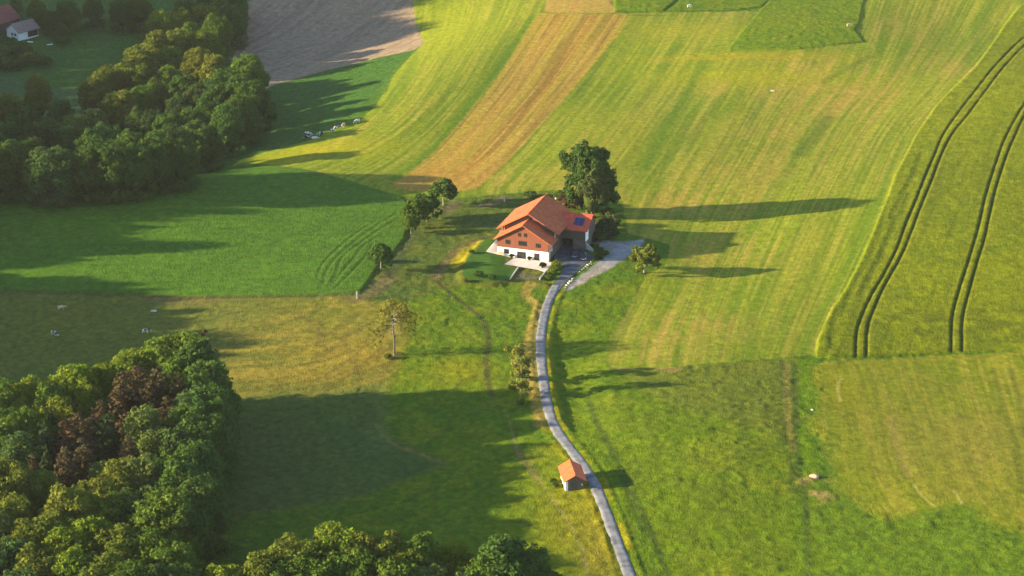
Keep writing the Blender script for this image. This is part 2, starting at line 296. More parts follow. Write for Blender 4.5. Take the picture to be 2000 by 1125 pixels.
for P, wd, c, a in (([(1375,120),(1330,200),(1290,270),(1255,330)], 3.0, (.07, .135, .010), .6), ([(1620,230),(1590,270),(1560,300)], 3.5, (.07, .11, .02), .6), ([(1610,160),(1680,120),(1700,110)], 2.5, (.09, .12, .02), .5),
                    ([(1720,100),(1950,100)], 1.0, (.09, .13, .02), .35), ([(1250,560),(1225,620),(1205,670)], 1.5, (.12, .14, .03), .5), ([(765,350),(850,285),(940,176),(995,100),(1040,30)], 2.2, (.060, .13, .010), .7), ([(935,360),(1020,285),(1100,190)], 1.6, (.065, .12, .012), .5), ([(1222,30),(1180,110),(1160,140),(1120,190)], 1.4, (.07, .11, .015), .6),
                    ([(1290,330),(1350,260),(1400,190)], 1.2, (.08, .14, .012), .5), ([(1050,29),(1130,31),(1225,30),(1300,30)], 1.3, (.09, .08, .02), .6), ([(560,335),(640,350),(700,368),(770,388)], 1.0, (.09, .13, .02), .5),
                    ([(1570,700),(1582,640),(1640,550),(1710,405),(1735,340),(1775,262)], 1.6, (.085, .165, .010), .5)):
    lay(sm(wd, wd * .25, pld(dens(WP(P), 5), 6)[0] + (N1 - .5) * 1.2) * mow, c, a)
# brown strip
k = sm(-.8, .6, warp(sStrip, 1.4)); u = (X - gs[1]) / np.maximum(gs[2] - gs[1], 2)
lay(k, (.25, .195, .038), .9)
lay(k * sm(.10, .0, np.abs(u - .26) - .05), (.27, .165, .050), .7); lay(k * sm(.10, .0, np.abs(u - .62) - .04), (.25, .140, .042), .8); lay(k * sm(.07, .0, np.abs(u - .90) - .03), (.22, .140, .045), .6)
lay(k * sm(.45, .8, s2), (.30, .22, .055), .5); lay(k * sm(.45, .7, vn(u * 30, Y / 60, 1, 36)), (.14, .105, .030), .6); lay(k * sm(.5, .8, vn(u * 46, Y / 50, 1, 37)), (.34, .25, .075), .5)
lay(k * blob(860, 350, 30, 16), (.27, .165, .05), .65)
lay(sm(-.8, .8, sTan), (.29, .205, .07), .85); lay(sm(-1, .8, sTan) * sm(.5, .8, s2), (.28, .15, .07), .6)
# enclosure pasture above
e = sm(-.3, .5, warp(encl, .5)); lay(e, (.085, .15, .006), 1); lay(e * sm(.4, .7, N4), (.12, .165, .008), .7); lay(e * sm(.5, .8, N1), (.04, .095, .010), .5)
lay(e * blob(1560, 45, 18, 20), (.13, .17, .007), .5)
# ploughed field
k = sm(-.6, .6, warp(sPlou, .8)); pr = vn((X + 150 - .55 * (Y - 700) + 10 * np.sin(Y / 45)) / 1.6, Y / 40, 1, 40)
lay(k, (.215, .172, .180), 1); lay(k * sm(.4, .8, pr), (.150, .120, .13), .6); lay(k * sm(.5, .8, N4), (.26, .20, .24), .4)
lay(sm(.55, .1, np.abs(sPlou - 1.6)), (.27, .20, .15), .5)
# tall crop
k = sm(-.25, .3, sCrop); tu = (X - gs[5])
lay(k, (.132, .165, .005), 1); lay(k * sm(.4, .7, N4), (.092, .132, .005), .7); lay(k * sm(.5, .75, N1), (.078, .112, .005), .45); lay(k * sm(.5, .8, N2), (.125, .155, .006), .6)
lay(k * sm(.5, .9, vn(tu / 1.4, Y / 45, 1, 41)), (.07, .10, .006), .5); lay(k * sm(.46, .12, dTram), (.035, .050, .012), .85)
lay(k * sm(.5, .1, np.abs(dTram - 1.0)), (.15, .16, .010), .5); lay(k * sm(1.5, .2, dSoft + (N1 - .5) * .9), (.055, .085, .008), .55)
lay(sm(.7, 0, np.abs(sCrop - .4)) * sm(445, 460, Y), (.12, .155, .008), .4)
lay(k * (blob(1960, 630, 12, 10) + blob(1800, 630, 16, 9)) * sm(.3, .7, N4), (.06, .075, .010), .6)
# young green crop, left
k = sm(-.3, .35, sLeft)
lay(k, (.050, .118, .014), 1); lay(k * sm(-55, 5, X) * sm(450, 520, Y), (.062, .120, .008), .6)
lay(k * sm(.5, .9, vn(X / 60, (Y - .03 * X) / 1.5, 1, 42)), (.030, .105, .014), .6); lay(k * sm(.45, .8, N2), (.065, .155, .015), .5)
lay(k * sm(.45, .1, dLR), (.030, .075, .012), .45); lay(k * sm(.5, .1, np.abs(dLR - .9)), (.065, .125, .018), .3)
lay(sm(1.2, .2, np.abs(sLeft + .5)) * sm(455, 462, Y) * sm(495, 480, Y), (.035, .055, .020), .7)  # dark line: shade below the crop's near edge, painted in
# mown field, lower right
k = sm(-4, 3, warp(sMown, 3) + (N2 - .5) * 8)
m0 = curve_x([(1601,735),(1612,800),(1623,878),(1634,957),(1670,1040),(1700,1130)]); m1 = curve_x([(1706,727),(1737,814),(1757,894),(1789,949),(1828,992),(1880,1040),(1960,1130)]); m2 = curve_x([(1930,700),(1960,800),(1985,880),(2010,950),(2060,1040)])
q0, q1, q2 = m0(Y), m1(Y), m2(Y); tt = np.where(X < q1, (X - q0) / (q1 - q0) * 11, 11 + (X - q1) / (q2 - q1) * 24)
t1 = vn(tt / 1.0, Y / 40, 1, 43); t2 = vn(tt / .42, Y / 22, 1, 44)
lay(k, (.140, .180, .008), 1); lay(k * sm(.45, .7, t1), (.205, .205, .028), .7); lay(k * sm(.5, .8, t2), (.100, .135, .009), .8); lay(k * sm(.6, .85, 1 - t2), (.23, .225, .035), .5); lay(k * sm(.5, .75, N2), (.19, .18, .028), .4)
lay(k * sm(.45, .8, N4), (.10, .14, .010), .5); lay(k * blob(1640, 760, 8, 14), (.19, .19, .008), .6); lay(k * blob(1900, 870, 30, 26), (.20, .165, .05), .4)
for P in ([(1642,738),(1636,760),(1642,785)], [(1785,945),(1800,968),(1827,990)], [(1863,958),(1880,984)], [(1640,735),(1646,742)]): lay(sm(.45, .1, pld(dens(WP(P), 2), 2)[0] + (N1 - .5) * .3), (.34, .31, .13), .6)
for P in ([(1737,814),(1757,894),(1775,930)], [(1940,720),(1960,800),(1985,870),(1995,960)], [(1975,720),(1990,780),(2010,860)]): lay(sm(1.2, .3, pld(dens(WP(P), 2), 3)[0] + (N1 - .5) * .6), (.24, .19, .07) if P[0][0] < 1900 else (.07, .09, .015), .5)
lay(sm(1.8, .3, pld(dens(WP([(1612,712),(1700,706),(1870,698),(2000,690),(2100,685)]), 4), 4)[0]), (.20, .175, .03), .4)
# garden lawn, banks, hard ground
lay(sm(-2.8, -.3, sLawnBed) * (1 - sm(-.2, .6, sLawn)), (.085, .095, .020), .9); lay(sm(-.5, .5, sLawn), (.042, .108, .022), 1); lay(sm(0, .5, sLawn) * sm(.4, .7, N4), (.055, .125, .015), .4)
lay(sm(-.8, .6, warp(sBank, 1)), (.26, .23, .015), .9)  # west-facing bank: sunlit brightness put into its colour
lay(sm(-.5, .5, psd(WP([(1003,537),(1012,530),(1058,540),(1052,548),(1010,551)]))), (.10, .105, .085), .8)
lay(sm(1.9, .9, dTrack + (N1 - .5) * .7), (.22, .18, .055), .9); lay(sm(1, .3, dTrack) * sm(.5, .8, N4), (.20, .15, .05), .5)
lay(sm(-1.6, -.2, warp(sDrive, 1.0)), (.06, .09, .03), .7)
lay(sm(-.6, .8, warp(sGrav, 2.6)), (.22, .235, .40), .9); lay(sm(-.5, .8, sGrav) * sm(.45, .65, N4), (.12, .125, .12), .5)
lay(sm(-1, 1, psd(WP([(1106,568),(1112,556),(1150,532),(1190,512),(1198,520),(1130,556)]))), (.32, .27, .34), .5)
C = np.clip(C * np.array([1.0, .93, .60]), .004, .6) * (.84 + .32 * NF[..., None])

# ------------------------------------------------------------------ materials
def mat(name): 
    m = bpy.data.materials.new(name); m.use_nodes = True; nt = m.node_tree; b = nt.nodes['Principled BSDF']; return m, nt, b
def nd(nt, t, **kw):
    n = nt.nodes.new(t)
    for k_, v_ in kw.items():
        if k_ in n.inputs: n.inputs[k_].default_value = v_
        else: setattr(n, k_, v_)
    return n
def noisy(name, col, amt=.25, scale=2.0, rough=.85, spec=.2, col2=None, bump=.0, bscale=None, metal=0.0):
    m, nt, b = mat(name); tc = nd(nt, 'ShaderNodeTexCoord'); n = nd(nt, 'ShaderNodeTexNoise', Scale=scale, Detail=5.0)
    nt.links.new(tc.outputs['Object'], n.inputs['Vector'])
    r = nt.nodes.new('ShaderNodeMix'); r.data_type = 'RGBA'
    c2 = col2 or [min(1, c * (1 + amt)) for c in col]; c1 = [c * (1 - amt) for c in col]
    r.inputs['A'].default_value = (*c1, 1); r.inputs['B'].default_value = (*c2, 1)
    mr = nd(nt, 'ShaderNodeMapRange'); mr.inputs['From Min'].default_value = .35; mr.inputs['From Max'].default_value = .65
    nt.links.new(n.outputs[0], mr.inputs[0]); nt.links.new(mr.outputs[0], r.inputs['Factor']); nt.links.new(r.outputs['Result'], b.inputs['Base Color'])
    b.inputs['Roughness'].default_value = rough; b.inputs['Specular IOR Level'].default_value = spec; b.inputs['Metallic'].default_value = metal
    if bump:
        bn = nd(nt, 'ShaderNodeTexNoise', Scale=bscale or scale * 4, Detail=3.0); nt.links.new(tc.outputs['Object'], bn.inputs['Vector'])
        bp = nd(nt, 'ShaderNodeBump', Distance=bump); nt.links.new(bn.outputs[0], bp.inputs['Height']); nt.links.new(bp.outputs[0], b.inputs['Normal'])
    return m
def ground_mat(name, s1, s2, amt, bump):
    m, nt, b = mat(name); at = nd(nt, 'ShaderNodeAttribute', attribute_name='growth'); tc = nd(nt, 'ShaderNodeTexCoord')
    n1 = nd(nt, 'ShaderNodeTexNoise', Scale=s1, Detail=4.0, Roughness=.65); n2 = nd(nt, 'ShaderNodeTexNoise', Scale=s2, Detail=3.0)
    for n in (n1, n2): nt.links.new(tc.outputs['Object'], n.inputs['Vector'])
    ad = nd(nt, 'ShaderNodeMath', operation='ADD'); nt.links.new(n1.outputs[0], ad.inputs[0]); nt.links.new(n2.outputs[0], ad.inputs[1])
    mr = nd(nt, 'ShaderNodeMapRange'); mr.inputs['From Min'].default_value = .75; mr.inputs['From Max'].default_value = 1.25
    mr.inputs['To Min'].default_value = 1 - amt; mr.inputs['To Max'].default_value = 1 + amt; nt.links.new(ad.outputs[0], mr.inputs[0])
    mx = nd(nt, 'ShaderNodeVectorMath', operation='SCALE'); nt.links.new(at.outputs['Color'], mx.inputs[0]); nt.links.new(mr.outputs[0], mx.inputs['Scale'])
    nt.links.new(mx.outputs[0], b.inputs['Base Color']); b.inputs['Roughness'].default_value = .95; b.inputs['Specular IOR Level'].default_value = .05
    bp = nd(nt, 'ShaderNodeBump', Distance=bump, Strength=1.0); nt.links.new(n1.outputs[0], bp.inputs['Height']); nt.links.new(bp.outputs[0], b.inputs['Normal'])
    return m
M_past = ground_mat('pasture_grass', 2.4, .6, .30, .42)
M_mead = ground_mat('mown_grass', 1.8, .6, .20, .16)
M_crop = ground_mat('standing_crop', 1.7, .5, .26, .42)
M_soil = ground_mat('ploughed_soil', 1.6, .5, .18, .16)
M_lawn = ground_mat('lawn_grass', 2.5, .8, .12, .05)

def mesh_obj(name, v, f, m=None, parent=None, smooth=False):
    me = bpy.data.meshes.new(name); me.from_pydata([tuple(p) for p in v], [], [tuple(q) for q in f]); me.update()
    if smooth: me.polygons.foreach_set('use_smooth', [True] * len(me.polygons))
    if m: me.materials.append(m)
    o = bpy.data.objects.new(name, me); COL.objects.link(o); o.parent = parent; return o
def fast_mesh(name, V, Fq):
    me = bpy.data.meshes.new(name); me.vertices.add(len(V)); me.vertices.foreach_set('co', np.ascontiguousarray(V, np.float32).ravel())
    n = len(Fq); k = Fq.shape[1]; me.loops.add(n * k); me.loops.foreach_set('vertex_index', Fq.astype(np.int32).ravel()); me.polygons.add(n)
    me.polygons.foreach_set('loop_start', np.arange(0, n * k, k, dtype=np.int32)); me.polygons.foreach_set('loop_total', np.full(n, k, np.int32))
    me.update(calc_edges=True); return me
# ------------------------------------------------------------------ the ground, one continuous sheet cut into its fields
idx = np.arange(NX * NY).reshape(NY, NX)
Q = np.stack([idx[:-1, :-1], idx[:-1, 1:], idx[1:, 1:], idx[1:, :-1]], -1).reshape(-1, 4)
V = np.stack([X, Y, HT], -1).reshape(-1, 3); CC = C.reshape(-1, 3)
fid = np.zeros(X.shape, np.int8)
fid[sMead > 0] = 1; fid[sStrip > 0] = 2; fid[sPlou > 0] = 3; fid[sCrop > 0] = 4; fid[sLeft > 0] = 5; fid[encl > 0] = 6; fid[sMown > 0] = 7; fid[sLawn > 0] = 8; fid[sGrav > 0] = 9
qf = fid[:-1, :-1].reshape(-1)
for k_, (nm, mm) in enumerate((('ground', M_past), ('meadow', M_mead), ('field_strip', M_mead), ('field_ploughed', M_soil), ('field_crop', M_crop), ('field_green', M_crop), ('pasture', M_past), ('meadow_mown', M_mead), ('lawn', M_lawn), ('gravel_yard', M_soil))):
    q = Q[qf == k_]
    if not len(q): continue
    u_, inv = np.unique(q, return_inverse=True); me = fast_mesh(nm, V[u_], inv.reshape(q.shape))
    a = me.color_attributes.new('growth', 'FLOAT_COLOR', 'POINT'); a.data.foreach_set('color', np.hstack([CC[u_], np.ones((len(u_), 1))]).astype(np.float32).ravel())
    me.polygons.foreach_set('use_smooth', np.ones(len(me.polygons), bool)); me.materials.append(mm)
    o = bpy.data.objects.new(nm, me); COL.objects.link(o); o['kind'] = 'structure'

def ribbon(name, P, hw, m, lift=.10, n=6):
    P = dens(P, 1.5); T = np.gradient(P, axis=0); T /= np.linalg.norm(T, axis=1)[:, None]; Nn = np.stack([-T[:, 1], T[:, 0]], 1); v = []; f = []
    for i, (p, q) in enumerate(zip(P, Nn)):
        w = hw * (1 + .05 * math.sin(i * .7) + .05 * math.sin(i * 1.9 + 1) + .05 * math.sin(i * 3.1))
        for j in range(n + 1):
            s = (j / n * 2 - 1); c = p + q * s * w; zc = float(ht(*p)); z = max(float(ht(*c)), zc - .15) * .5 + zc * .5 + lift - (.22 if j in (0, n) else 0)
            v.append((c[0], c[1], z))
    for i in range(len(P) - 1):
        for j in range(n):
            a = i * (n + 1) + j; f.append((a, a + n + 1, a + n + 2, a + 1))
    o = mesh_obj(name, v, f, m, smooth=True); o['kind'] = 'structure'; return o
M_asph = noisy('worn_asphalt', (.150, .155, .175), .34, .55, .9, .15, bump=.02, bscale=5)
M_cobble = noisy('dark_cobbles', (.062, .072, .094), .3, .5, .9, .15, bump=.05, bscale=4)
M_pave = noisy('pale_paving', (.50, .45, .42), .10, .6, .9, .1)
ribbon('road', WP(road_px), 1.32, M_asph, .14)
def drape(name, P, m, lift, step=.7):
    P = np.asarray(P); x0, y0 = P.min(0); x1, y1 = P.max(0); gx = np.arange(x0, x1, step); gy = np.arange(y0, y1, step)
    from mathutils.geometry import delaunay_2d_cdt
    n = len(P); pts = [Vector((float(a), float(b))) for a, b in P]
    for a in gx:
        for b in gy: pts.append(Vector((float(a) + 1e-3, float(b) + 1e-3)))
    r = delaunay_2d_cdt(pts, [(i, (i + 1) % n) for i in range(n)], [list(range(n))], 1, 1e-5)
    vv = [(p.x, p.y, float(ht(p.x, p.y)) + lift) for p in r[0]]
    o = mesh_obj(name, vv, [f for f in r[2]], m, smooth=True); o['kind'] = 'structure'; return o
drape('driveway', dens(WP(drive_p + drive_p[:1]), 1.5)[:-1], M_cobble, .09)
drape('patio', WP(patio_p), M_pave, .12)
exec_objects = True
# ------------------------------------------------------------------ helpers for things
def tag(o, label, cat, group=None):
    o['label'] = label; o['category'] = cat
    if group: o['group'] = group
    return o
def empty(name, loc, rz=0.0):
    o = bpy.data.objects.new(name, None); COL.objects.link(o); o.location = loc; o.rotation_euler = (0, 0, rz); o.empty_display_size = .2; return o
class MB:
    def __init__(s): s.v = []; s.f = []
    def add(s, v, f):
        n = len(s.v); s.v += [tuple(p) for p in v]; s.f += [tuple(i + n for i in q) for q in f]; return s
    def box(s, x0, x1, y0, y1, z0, z1):
        return s.add([(x0,y0,z0),(x1,y0,z0),(x1,y1,z0),(x0,y1,z0),(x0,y0,z1),(x1,y0,z1),(x1,y1,z1),(x0,y1,z1)], [(0,3,2,1),(4,5,6,7),(0,1,5,4),(1,2,6,5),(2,3,7,6),(3,0,4,7)])
    def loft(s, rings, cap=True):
        n = len(rings[0]); v = [p for r in rings for p in r]; f = []
        for i in range(len(rings) - 1):
            for j in range(n): f.append((i*n+j, i*n+(j+1)%n, (i+1)*n+(j+1)%n, (i+1)*n+j))
        if cap: f.append(tuple(range(n))[::-1]); f.append(tuple(range((len(rings)-1)*n, len(rings)*n)))
        return s.add(v, f)
    def tube(s, pts, rad, n=7):
        rings = []; pts = [Vector(p) for p in pts]
        for i, p in enumerate(pts):
            d = (pts[min(i+1, len(pts)-1)] - pts[max(i-1, 0)]).normalized(); a = d.orthogonal().normalized(); b = d.cross(a)
            if i and (a - pa).length > 1.0: a, b = b, -a
            if i:
                a = (pa - d * pa.dot(d)).normalized(); b = d.cross(a)
            pa = a; r = rad[i] if hasattr(rad, '__len__') else rad
            rings.append([p + (a * math.cos(t) + b * math.sin(t)) * r for t in [2*math.pi*k/n for k in range(n)]])
        return s.loft(rings)
    def prism(s, poly, y0, y1):
        n = len(poly); v = [(a, y0, b) for a, b in poly] + [(a, y1, b) for a, b in poly]
        return s.add(v, [tuple(range(n)), tuple(range(2*n-1, n-1, -1))] + [(i, i+n, (i+1)%n+n, (i+1)%n) for i in range(n)])
    def build(s, name, m, parent=None, smooth=False, bevel=0):
        o = mesh_obj(name, s.v, s.f, m, parent, smooth)
        if bevel:
            b = o.modifiers.new('bevel', 'BEVEL'); b.width = bevel; b.segments = 2; b.limit_method = 'ANGLE'
        return o
def roof_slab(name, x0, z0, x1, z1, y0, y1, th, m, parent):
    """one roof slope from its eave (x0,z0) to its ridge (x1,z1), running y0..y1, with a ragged tile edge."""
    return MB().prism([(x0, z0), (x1, z1), (x1, z1 + th), (x0, z0 + th)], y0, y1).build(name, m, parent)
# ------------------------------------------------------------------ building materials
def tiles(name, c1, c2, scale=1.0):
    m, nt, b = mat(name); tc = nd(nt, 'ShaderNodeTexCoord'); br = nt.nodes.new('ShaderNodeTexBrick')
    mp = nd(nt, 'ShaderNodeMapping'); nt.links.new(tc.outputs['Object'], mp.inputs[0]); nt.links.new(mp.outputs[0], br.inputs['Vector'])
    mp.inputs['Rotation'].default_value = (0, 0, R(90))
    br.inputs['Scale'].default_value = 1.6 * scale; br.inputs['Color1'].default_value = (*c1, 1); br.inputs['Color2'].default_value = (*c2, 1); br.inputs['Mortar'].default_value = (c1[0]*.6, c1[1]*.5, c1[2]*.5, 1); br.inputs['Mortar Size'].default_value = .03
    n = nd(nt, 'ShaderNodeTexNoise', Scale=.9, Detail=6.0); nt.links.new(tc.outputs['Object'], n.inputs['Vector'])
    mr = nd(nt, 'ShaderNodeMapRange'); mr.inputs['From Min'].default_value = .3; mr.inputs['From Max'].default_value = .7; mr.inputs['To Min'].default_value = .80; mr.inputs['To Max'].default_value = 1.18; nt.links.new(n.outputs[0], mr.inputs[0])
    mx = nd(nt, 'ShaderNodeVectorMath', operation='SCALE'); nt.links.new(br.outputs[0], mx.inputs[0]); nt.links.new(mr.outputs[0], mx.inputs['Scale']); nt.links.new(mx.outputs[0], b.inputs['Base Color'])
    b.inputs['Roughness'].default_value = .8; b.inputs['Specular IOR Level'].default_value = .25
    bp = nd(nt, 'ShaderNodeBump', Distance=.04); nt.links.new(br.outputs['Fac'], bp.inputs['Height']); bp.invert = True; nt.links.new(bp.outputs[0], b.inputs['Normal']); return m
M_tile = tiles('clay_tiles', (.52, .135, .048), (.42, .100, .040))
M_tile2 = tiles('red_wing_tiles', (.58, .105, .055), (.48, .085, .045))
M_tile_hut = tiles('hut_tiles', (.68, .150, .052), (.56, .120, .045))
M_tile_old = tiles('old_grey_tiles', (.30, .21, .18), (.24, .17, .15)); M_tile_dk = tiles('dark_red_tiles', (.26, .08, .07), (.21, .065, .06))
def boards(name, col, period=.2):
    m, nt, b = mat(name); tc = nd(nt, 'ShaderNodeTexCoord'); w = nd(nt, 'ShaderNodeTexWave', Scale=1/period/3.14, Distortion=.6, Detail=2.0); nt.links.new(tc.outputs['Object'], w.inputs['Vector'])
    n = nd(nt, 'ShaderNodeTexNoise', Scale=1.2, Detail=6.0); nt.links.new(tc.outputs['Object'], n.inputs['Vector'])
    a = nd(nt, 'ShaderNodeMath', operation='ADD'); nt.links.new(w.outputs['Fac'], a.inputs[0]); nt.links.new(n.outputs[0], a.inputs[1])
    mr = nd(nt, 'ShaderNodeMapRange'); mr.inputs['From Min'].default_value = .3; mr.inputs['From Max'].default_value = 1.6; mr.inputs['To Min'].default_value = .72; mr.inputs['To Max'].default_value = 1.2; nt.links.new(a.outputs[0], mr.inputs[0])
    mx = nd(nt, 'ShaderNodeVectorMath', operation='SCALE'); mx.inputs[0].default_value = col; nt.links.new(mr.outputs[0], mx.inputs['Scale']); nt.links.new(mx.outputs[0], b.inputs['Base Color']); b.inputs['Roughness'].default_value = .8; return m
M_wood = boards('russet_boarding', (.165, .046, .021)); M_dkwood = boards('dark_boarding', (.085, .060, .050), .3); M_post = noisy('larch_posts', (.52, .30, .15), .15)
M_white = noisy('white_render', (.80, .79, .77), .05, .8, .85, .1); M_trim = noisy('white_trim', (.78, .78, .77), .04); M_dkframe = noisy('brown_frames', (.05, .035, .03), .2)
M_glass, _nt, _b = mat('window_glass'); _b.inputs['Base Color'].default_value = (.02, .025, .03, 1); _b.inputs['Roughness'].default_value = .08
M_pv, _nt, _b = mat('solar_glass'); _b.inputs['Base Color'].default_value = (.015, .035, .12, 1); _b.inputs['Roughness'].default_value = .25; _b.inputs['Metallic'].default_value = .3
M_conc = noisy('concrete', (.36, .35, .32), .2, .7, .9, .1, bump=.02); M_stone = noisy('field_stone', (.50, .48, .44), .25, 1.5, .9, .1, bump=.05); M_dark = noisy('opening_shade', (.03, .024, .02), .2)  # M_dark: near black standing for the shade inside openings
M_rub = noisy('rubble_wall', (.13, .105, .085), .35, 3.0, .9, .1, bump=.06)
# ------------------------------------------------------------------ farmhouse
HA = -18.403355 / 180 * math.pi
hb = WP([(971.6, 500.5)])[0]; HZ = float(ht(hb[0] + 7, hb[1] - 4)); HZ = 0.05
house = tag(empty('farmhouse', (-4.01, 513.26, HZ), HA), 'large farmhouse with white ground floor, russet boarded gable and bright orange tiled roofs', 'farmhouse')
W = 14.7
MB().box(0, W, 0, .4, -1.2, 2.9).build('ground_floor_wall', M_white, house)
MB().box(.05, W - .05, .4, 20.2, -1.2, 2.9).build('side_wall', M_dkwood, house)
gx, gz = 7.45, 9.75
MB().prism([(-.06, 2.9), (W + .06, 2.9), (W + .06, 5.55), (gx, gz), (-.06, 5.55)], -.08, 5.2).build('gable_wall', M_wood, house)
MB().prism([(.2, 2.9), (W - .1, 2.9), (W - .1, 6.7), (7.5, 11.0), (.2, 6.7)], 5.2, 20.2).build('barn_wall', M_dkwood, house)
MB().prism([(.2, 5.3), (.2, 6.9), (1.6, 7.7), (1.6, 6.0)], 5.02, 5.19).build('gallery_panel', M_wood, house)
t = .22
def slope_z(xa, za, k, x): return za - k * abs(x - xa)
kf = .585
fr = empty  # (kept short)
roof_slab('front_roof', -1.0, gz + .12 - kf * 8.45, gx, gz + .12, -.75, 5.0, t, M_tile, house)
roof_slab('front_roof', 15.9, gz + .12 - kf * 8.45, gx, gz + .12, -.75, 5.0, t, M_tile, house)
roof_slab('main_roof', -1.75, 11.55 - .575 * 9.25, 7.5, 11.55, 4.1, 21.0, .26, M_tile, house)
rm = roof_slab('main_roof', 16.3, 11.55 - .575 * 8.8, 7.5, 11.55, 4.1, 21.0, .26, M_tile, house)
rc = MB().tube([(7.5, 4.05, 11.85), (7.5, 21.05, 11.85)], .14, 8).build('ridge_tiles', M_tile, house)
MB().tube([(gx, -.78, gz + .36), (gx, 4.1, gz + .36)], .12, 8).build('ridge_tiles', M_tile, house)
for sx in (-1.05, 15.95):
    MB().tube([(sx, -.7, gz - .02 - kf * 8.45), (sx, 5.0, gz - .02 - kf * 8.45)], .08, 6).build('gutter', M_dkframe, house)
for (px_, py_) in ((-.85, 4.6), (.35, 4.6)):
    MB().box(px_, px_ + .16, py_, py_ + .16, 4.6 + .585 * (px_ + 1) , 6.6 + .5 * (px_ + 1.2)).build('gallery_post', M_post, house)
MB().tube([(-.3, 4.9, 5.3), (-.3, 4.9, 6.9)], .16, 8).build('gallery_pillar', M_white, house)
MB().tube([(15.15, 4.6, 5.3), (15.15, 4.6, 6.9)], .07, 6).build('downpipe', M_trim, house)
MB().tube([(14.95, .5, 5.2), (14.95, .5, .1)], .09, 6).build('downpipe', M_trim, house)
def window(u0, u1, z0, z1, y=-.12, mull=1, m=M_dkframe, side=False, parent=house, nm='window'):
    w_ = MB(); e = .09
    def bx(mb, a, b, c, d, y0, y1):
        if side: mb.box(y0, y1, a, b, c, d)
        else: mb.box(a, b, y0, y1, c, d)
    s_ = 1 if side else -1; ya, yb = sorted((y, y + s_ * .08))
    for a, b, c, d in ((u0, u1, z0, z0 + e), (u0, u1, z1 - e, z1), (u0, u0 + e, z0 + e, z1 - e), (u1 - e, u1, z0 + e, z1 - e)): bx(w_, a, b, c, d, ya, yb)
    for k_ in range(1, mull + 1):
        c_ = u0 + (u1 - u0) * k_ / (mull + 1); bx(w_, c_ - .035, c_ + .035, z0 + e, z1 - e, ya, yb)
    o = w_.build(nm, m, parent); g_ = MB(); ya, yb = sorted((y, y + s_ * .03)); bx(g_, u0 + e, u1 - e, z0 + e, z1 - e, ya, yb); g_.build('pane', M_glass, o); return o
window(1.9, 3.3, 1.15, 2.45, -.0); window(5.7, 8.2, .0, 2.15, -.0, 2, nm='glass_door'); window(10.6, 12.1, .0, 2.2, -.0, 1, nm='glass_door')
window(2.4, 3.55, 4.0, 5.25); window(6.1, 8.3, 4.0, 5.35, mull=3); window(11.1, 12.3, 3.95, 5.15)
window(6.0, 6.65, 6.6, 7.65, mull=0); window(7.7, 8.35, 6.65, 7.7, mull=0)
window(1.2, 2.6, 2.6, 4.2, 14.76, 1, M_trim, True)
MB().box(14.76, 14.84, 2.65, 3.2, 2.2, 4.2).build('shutter', M_trim, house); MB().box(14.76, 14.84, .6, 1.15, 2.2, 4.2).build('shutter', M_trim, house)
# side wing
MB().box(14.3, 21.6, 12.0, 22.0, 2.9, 5.95).build('wing_wall', M_dkwood, house)
MB().add([(21.45,12.0,5.9),(21.45,22.0,5.9),(21.45,17.0,8.55),(21.7,12.0,5.9),(21.7,22.0,5.9),(21.7,17.0,8.55)], [(0,2,1),(3,4,5),(0,3,5,2),(1,2,5,4),(0,1,4,3)]).build('wing_gable', M_dkwood, house)
MB().box(18.0, 21.6, 12.3, 22.0, -1, 2.9).build('wing_base', M_rub, house)
MB().box(14.75, 18.0, 16.5, 22.0, -1, 2.9).build('garage_back', M_dark, house)  # near-black back wall, the garage's inner shade put into its colour
MB().box(21.71, 21.9, 11.9, 14.2, 2.6, 6.05).build('white_panel', M_white, house)
def wslab(y0, z0, y1, z1, nm='wing_roof'):
    v = [(x, y, z + d) for x in (10.6, 22.5) for (y, z, d) in ((y0, z0, 0), (y1, z1, 0), (y1, z1, .24), (y0, z0, .24))]
    # the valley end follows the main roof's slope
    v[0] = (15.3, y0, z0); v[3] = (15.3, y0, z0 + .24)
    return MB().add(v, [(0,1,2,3),(7,6,5,4),(0,4,5,1),(1,5,6,2),(2,6,7,3),(3,7,4,0)]).build(nm, M_tile2, house)
wslab(11.0, 5.75, 16.8, 8.75); wslab(22.6, 5.75, 16.8, 8.75)
sp = empty('solar_panel', (0, 0, 0)); bpy.data.objects.remove(sp)
kk = (8.75 - 5.75) / 5.8
for a in (17.9, 18.85, 19.8):
    y0, y1 = 12.7, 15.1; z0 = 5.75 + kk * (y0 - 11) + .30; z1 = 5.75 + kk * (y1 - 11) + .30
    MB().add([(a,y0,z0),(a+.85,y0,z0),(a+.85,y1,z1),(a,y1,z1),(a,y0,z0+.07),(a+.85,y0,z0+.07),(a+.85,y1,z1+.07),(a,y1,z1+.07)], [(0,3,2,1),(4,5,6,7),(0,1,5,4),(1,2,6,5),(2,3,7,6),(3,0,4,7)]).build('solar_panel', M_pv, house)
MB().box(6.9, 7.5, 20.4, 21.3, 8.5, 9.6)
def HL(u, v, z=0.0):
    c, s = math.cos(HA), math.sin(HA); return Vector((-4.01 + u * c - v * s, 513.26 + u * s + v * c, z))
# bench by the wall
bq = HL(1.2, -.75); be = tag(empty('bench', (bq.x, bq.y, float(ht(bq.x, bq.y)) + .12), HA), 'low brown wooden bench against the white farmhouse wall under the left window', 'bench')
MB().box(-.75, .75, -.2, .2, .42, .48).build('seat', M_post, be); MB().box(-.75, .75, .2, .25, .5, .9).build('backrest', M_post, be)
for s_ in (-.62, .62): MB().box(s_ - .05, s_ + .05, -.18, .18, 0, .42).build('leg', M_post, be)
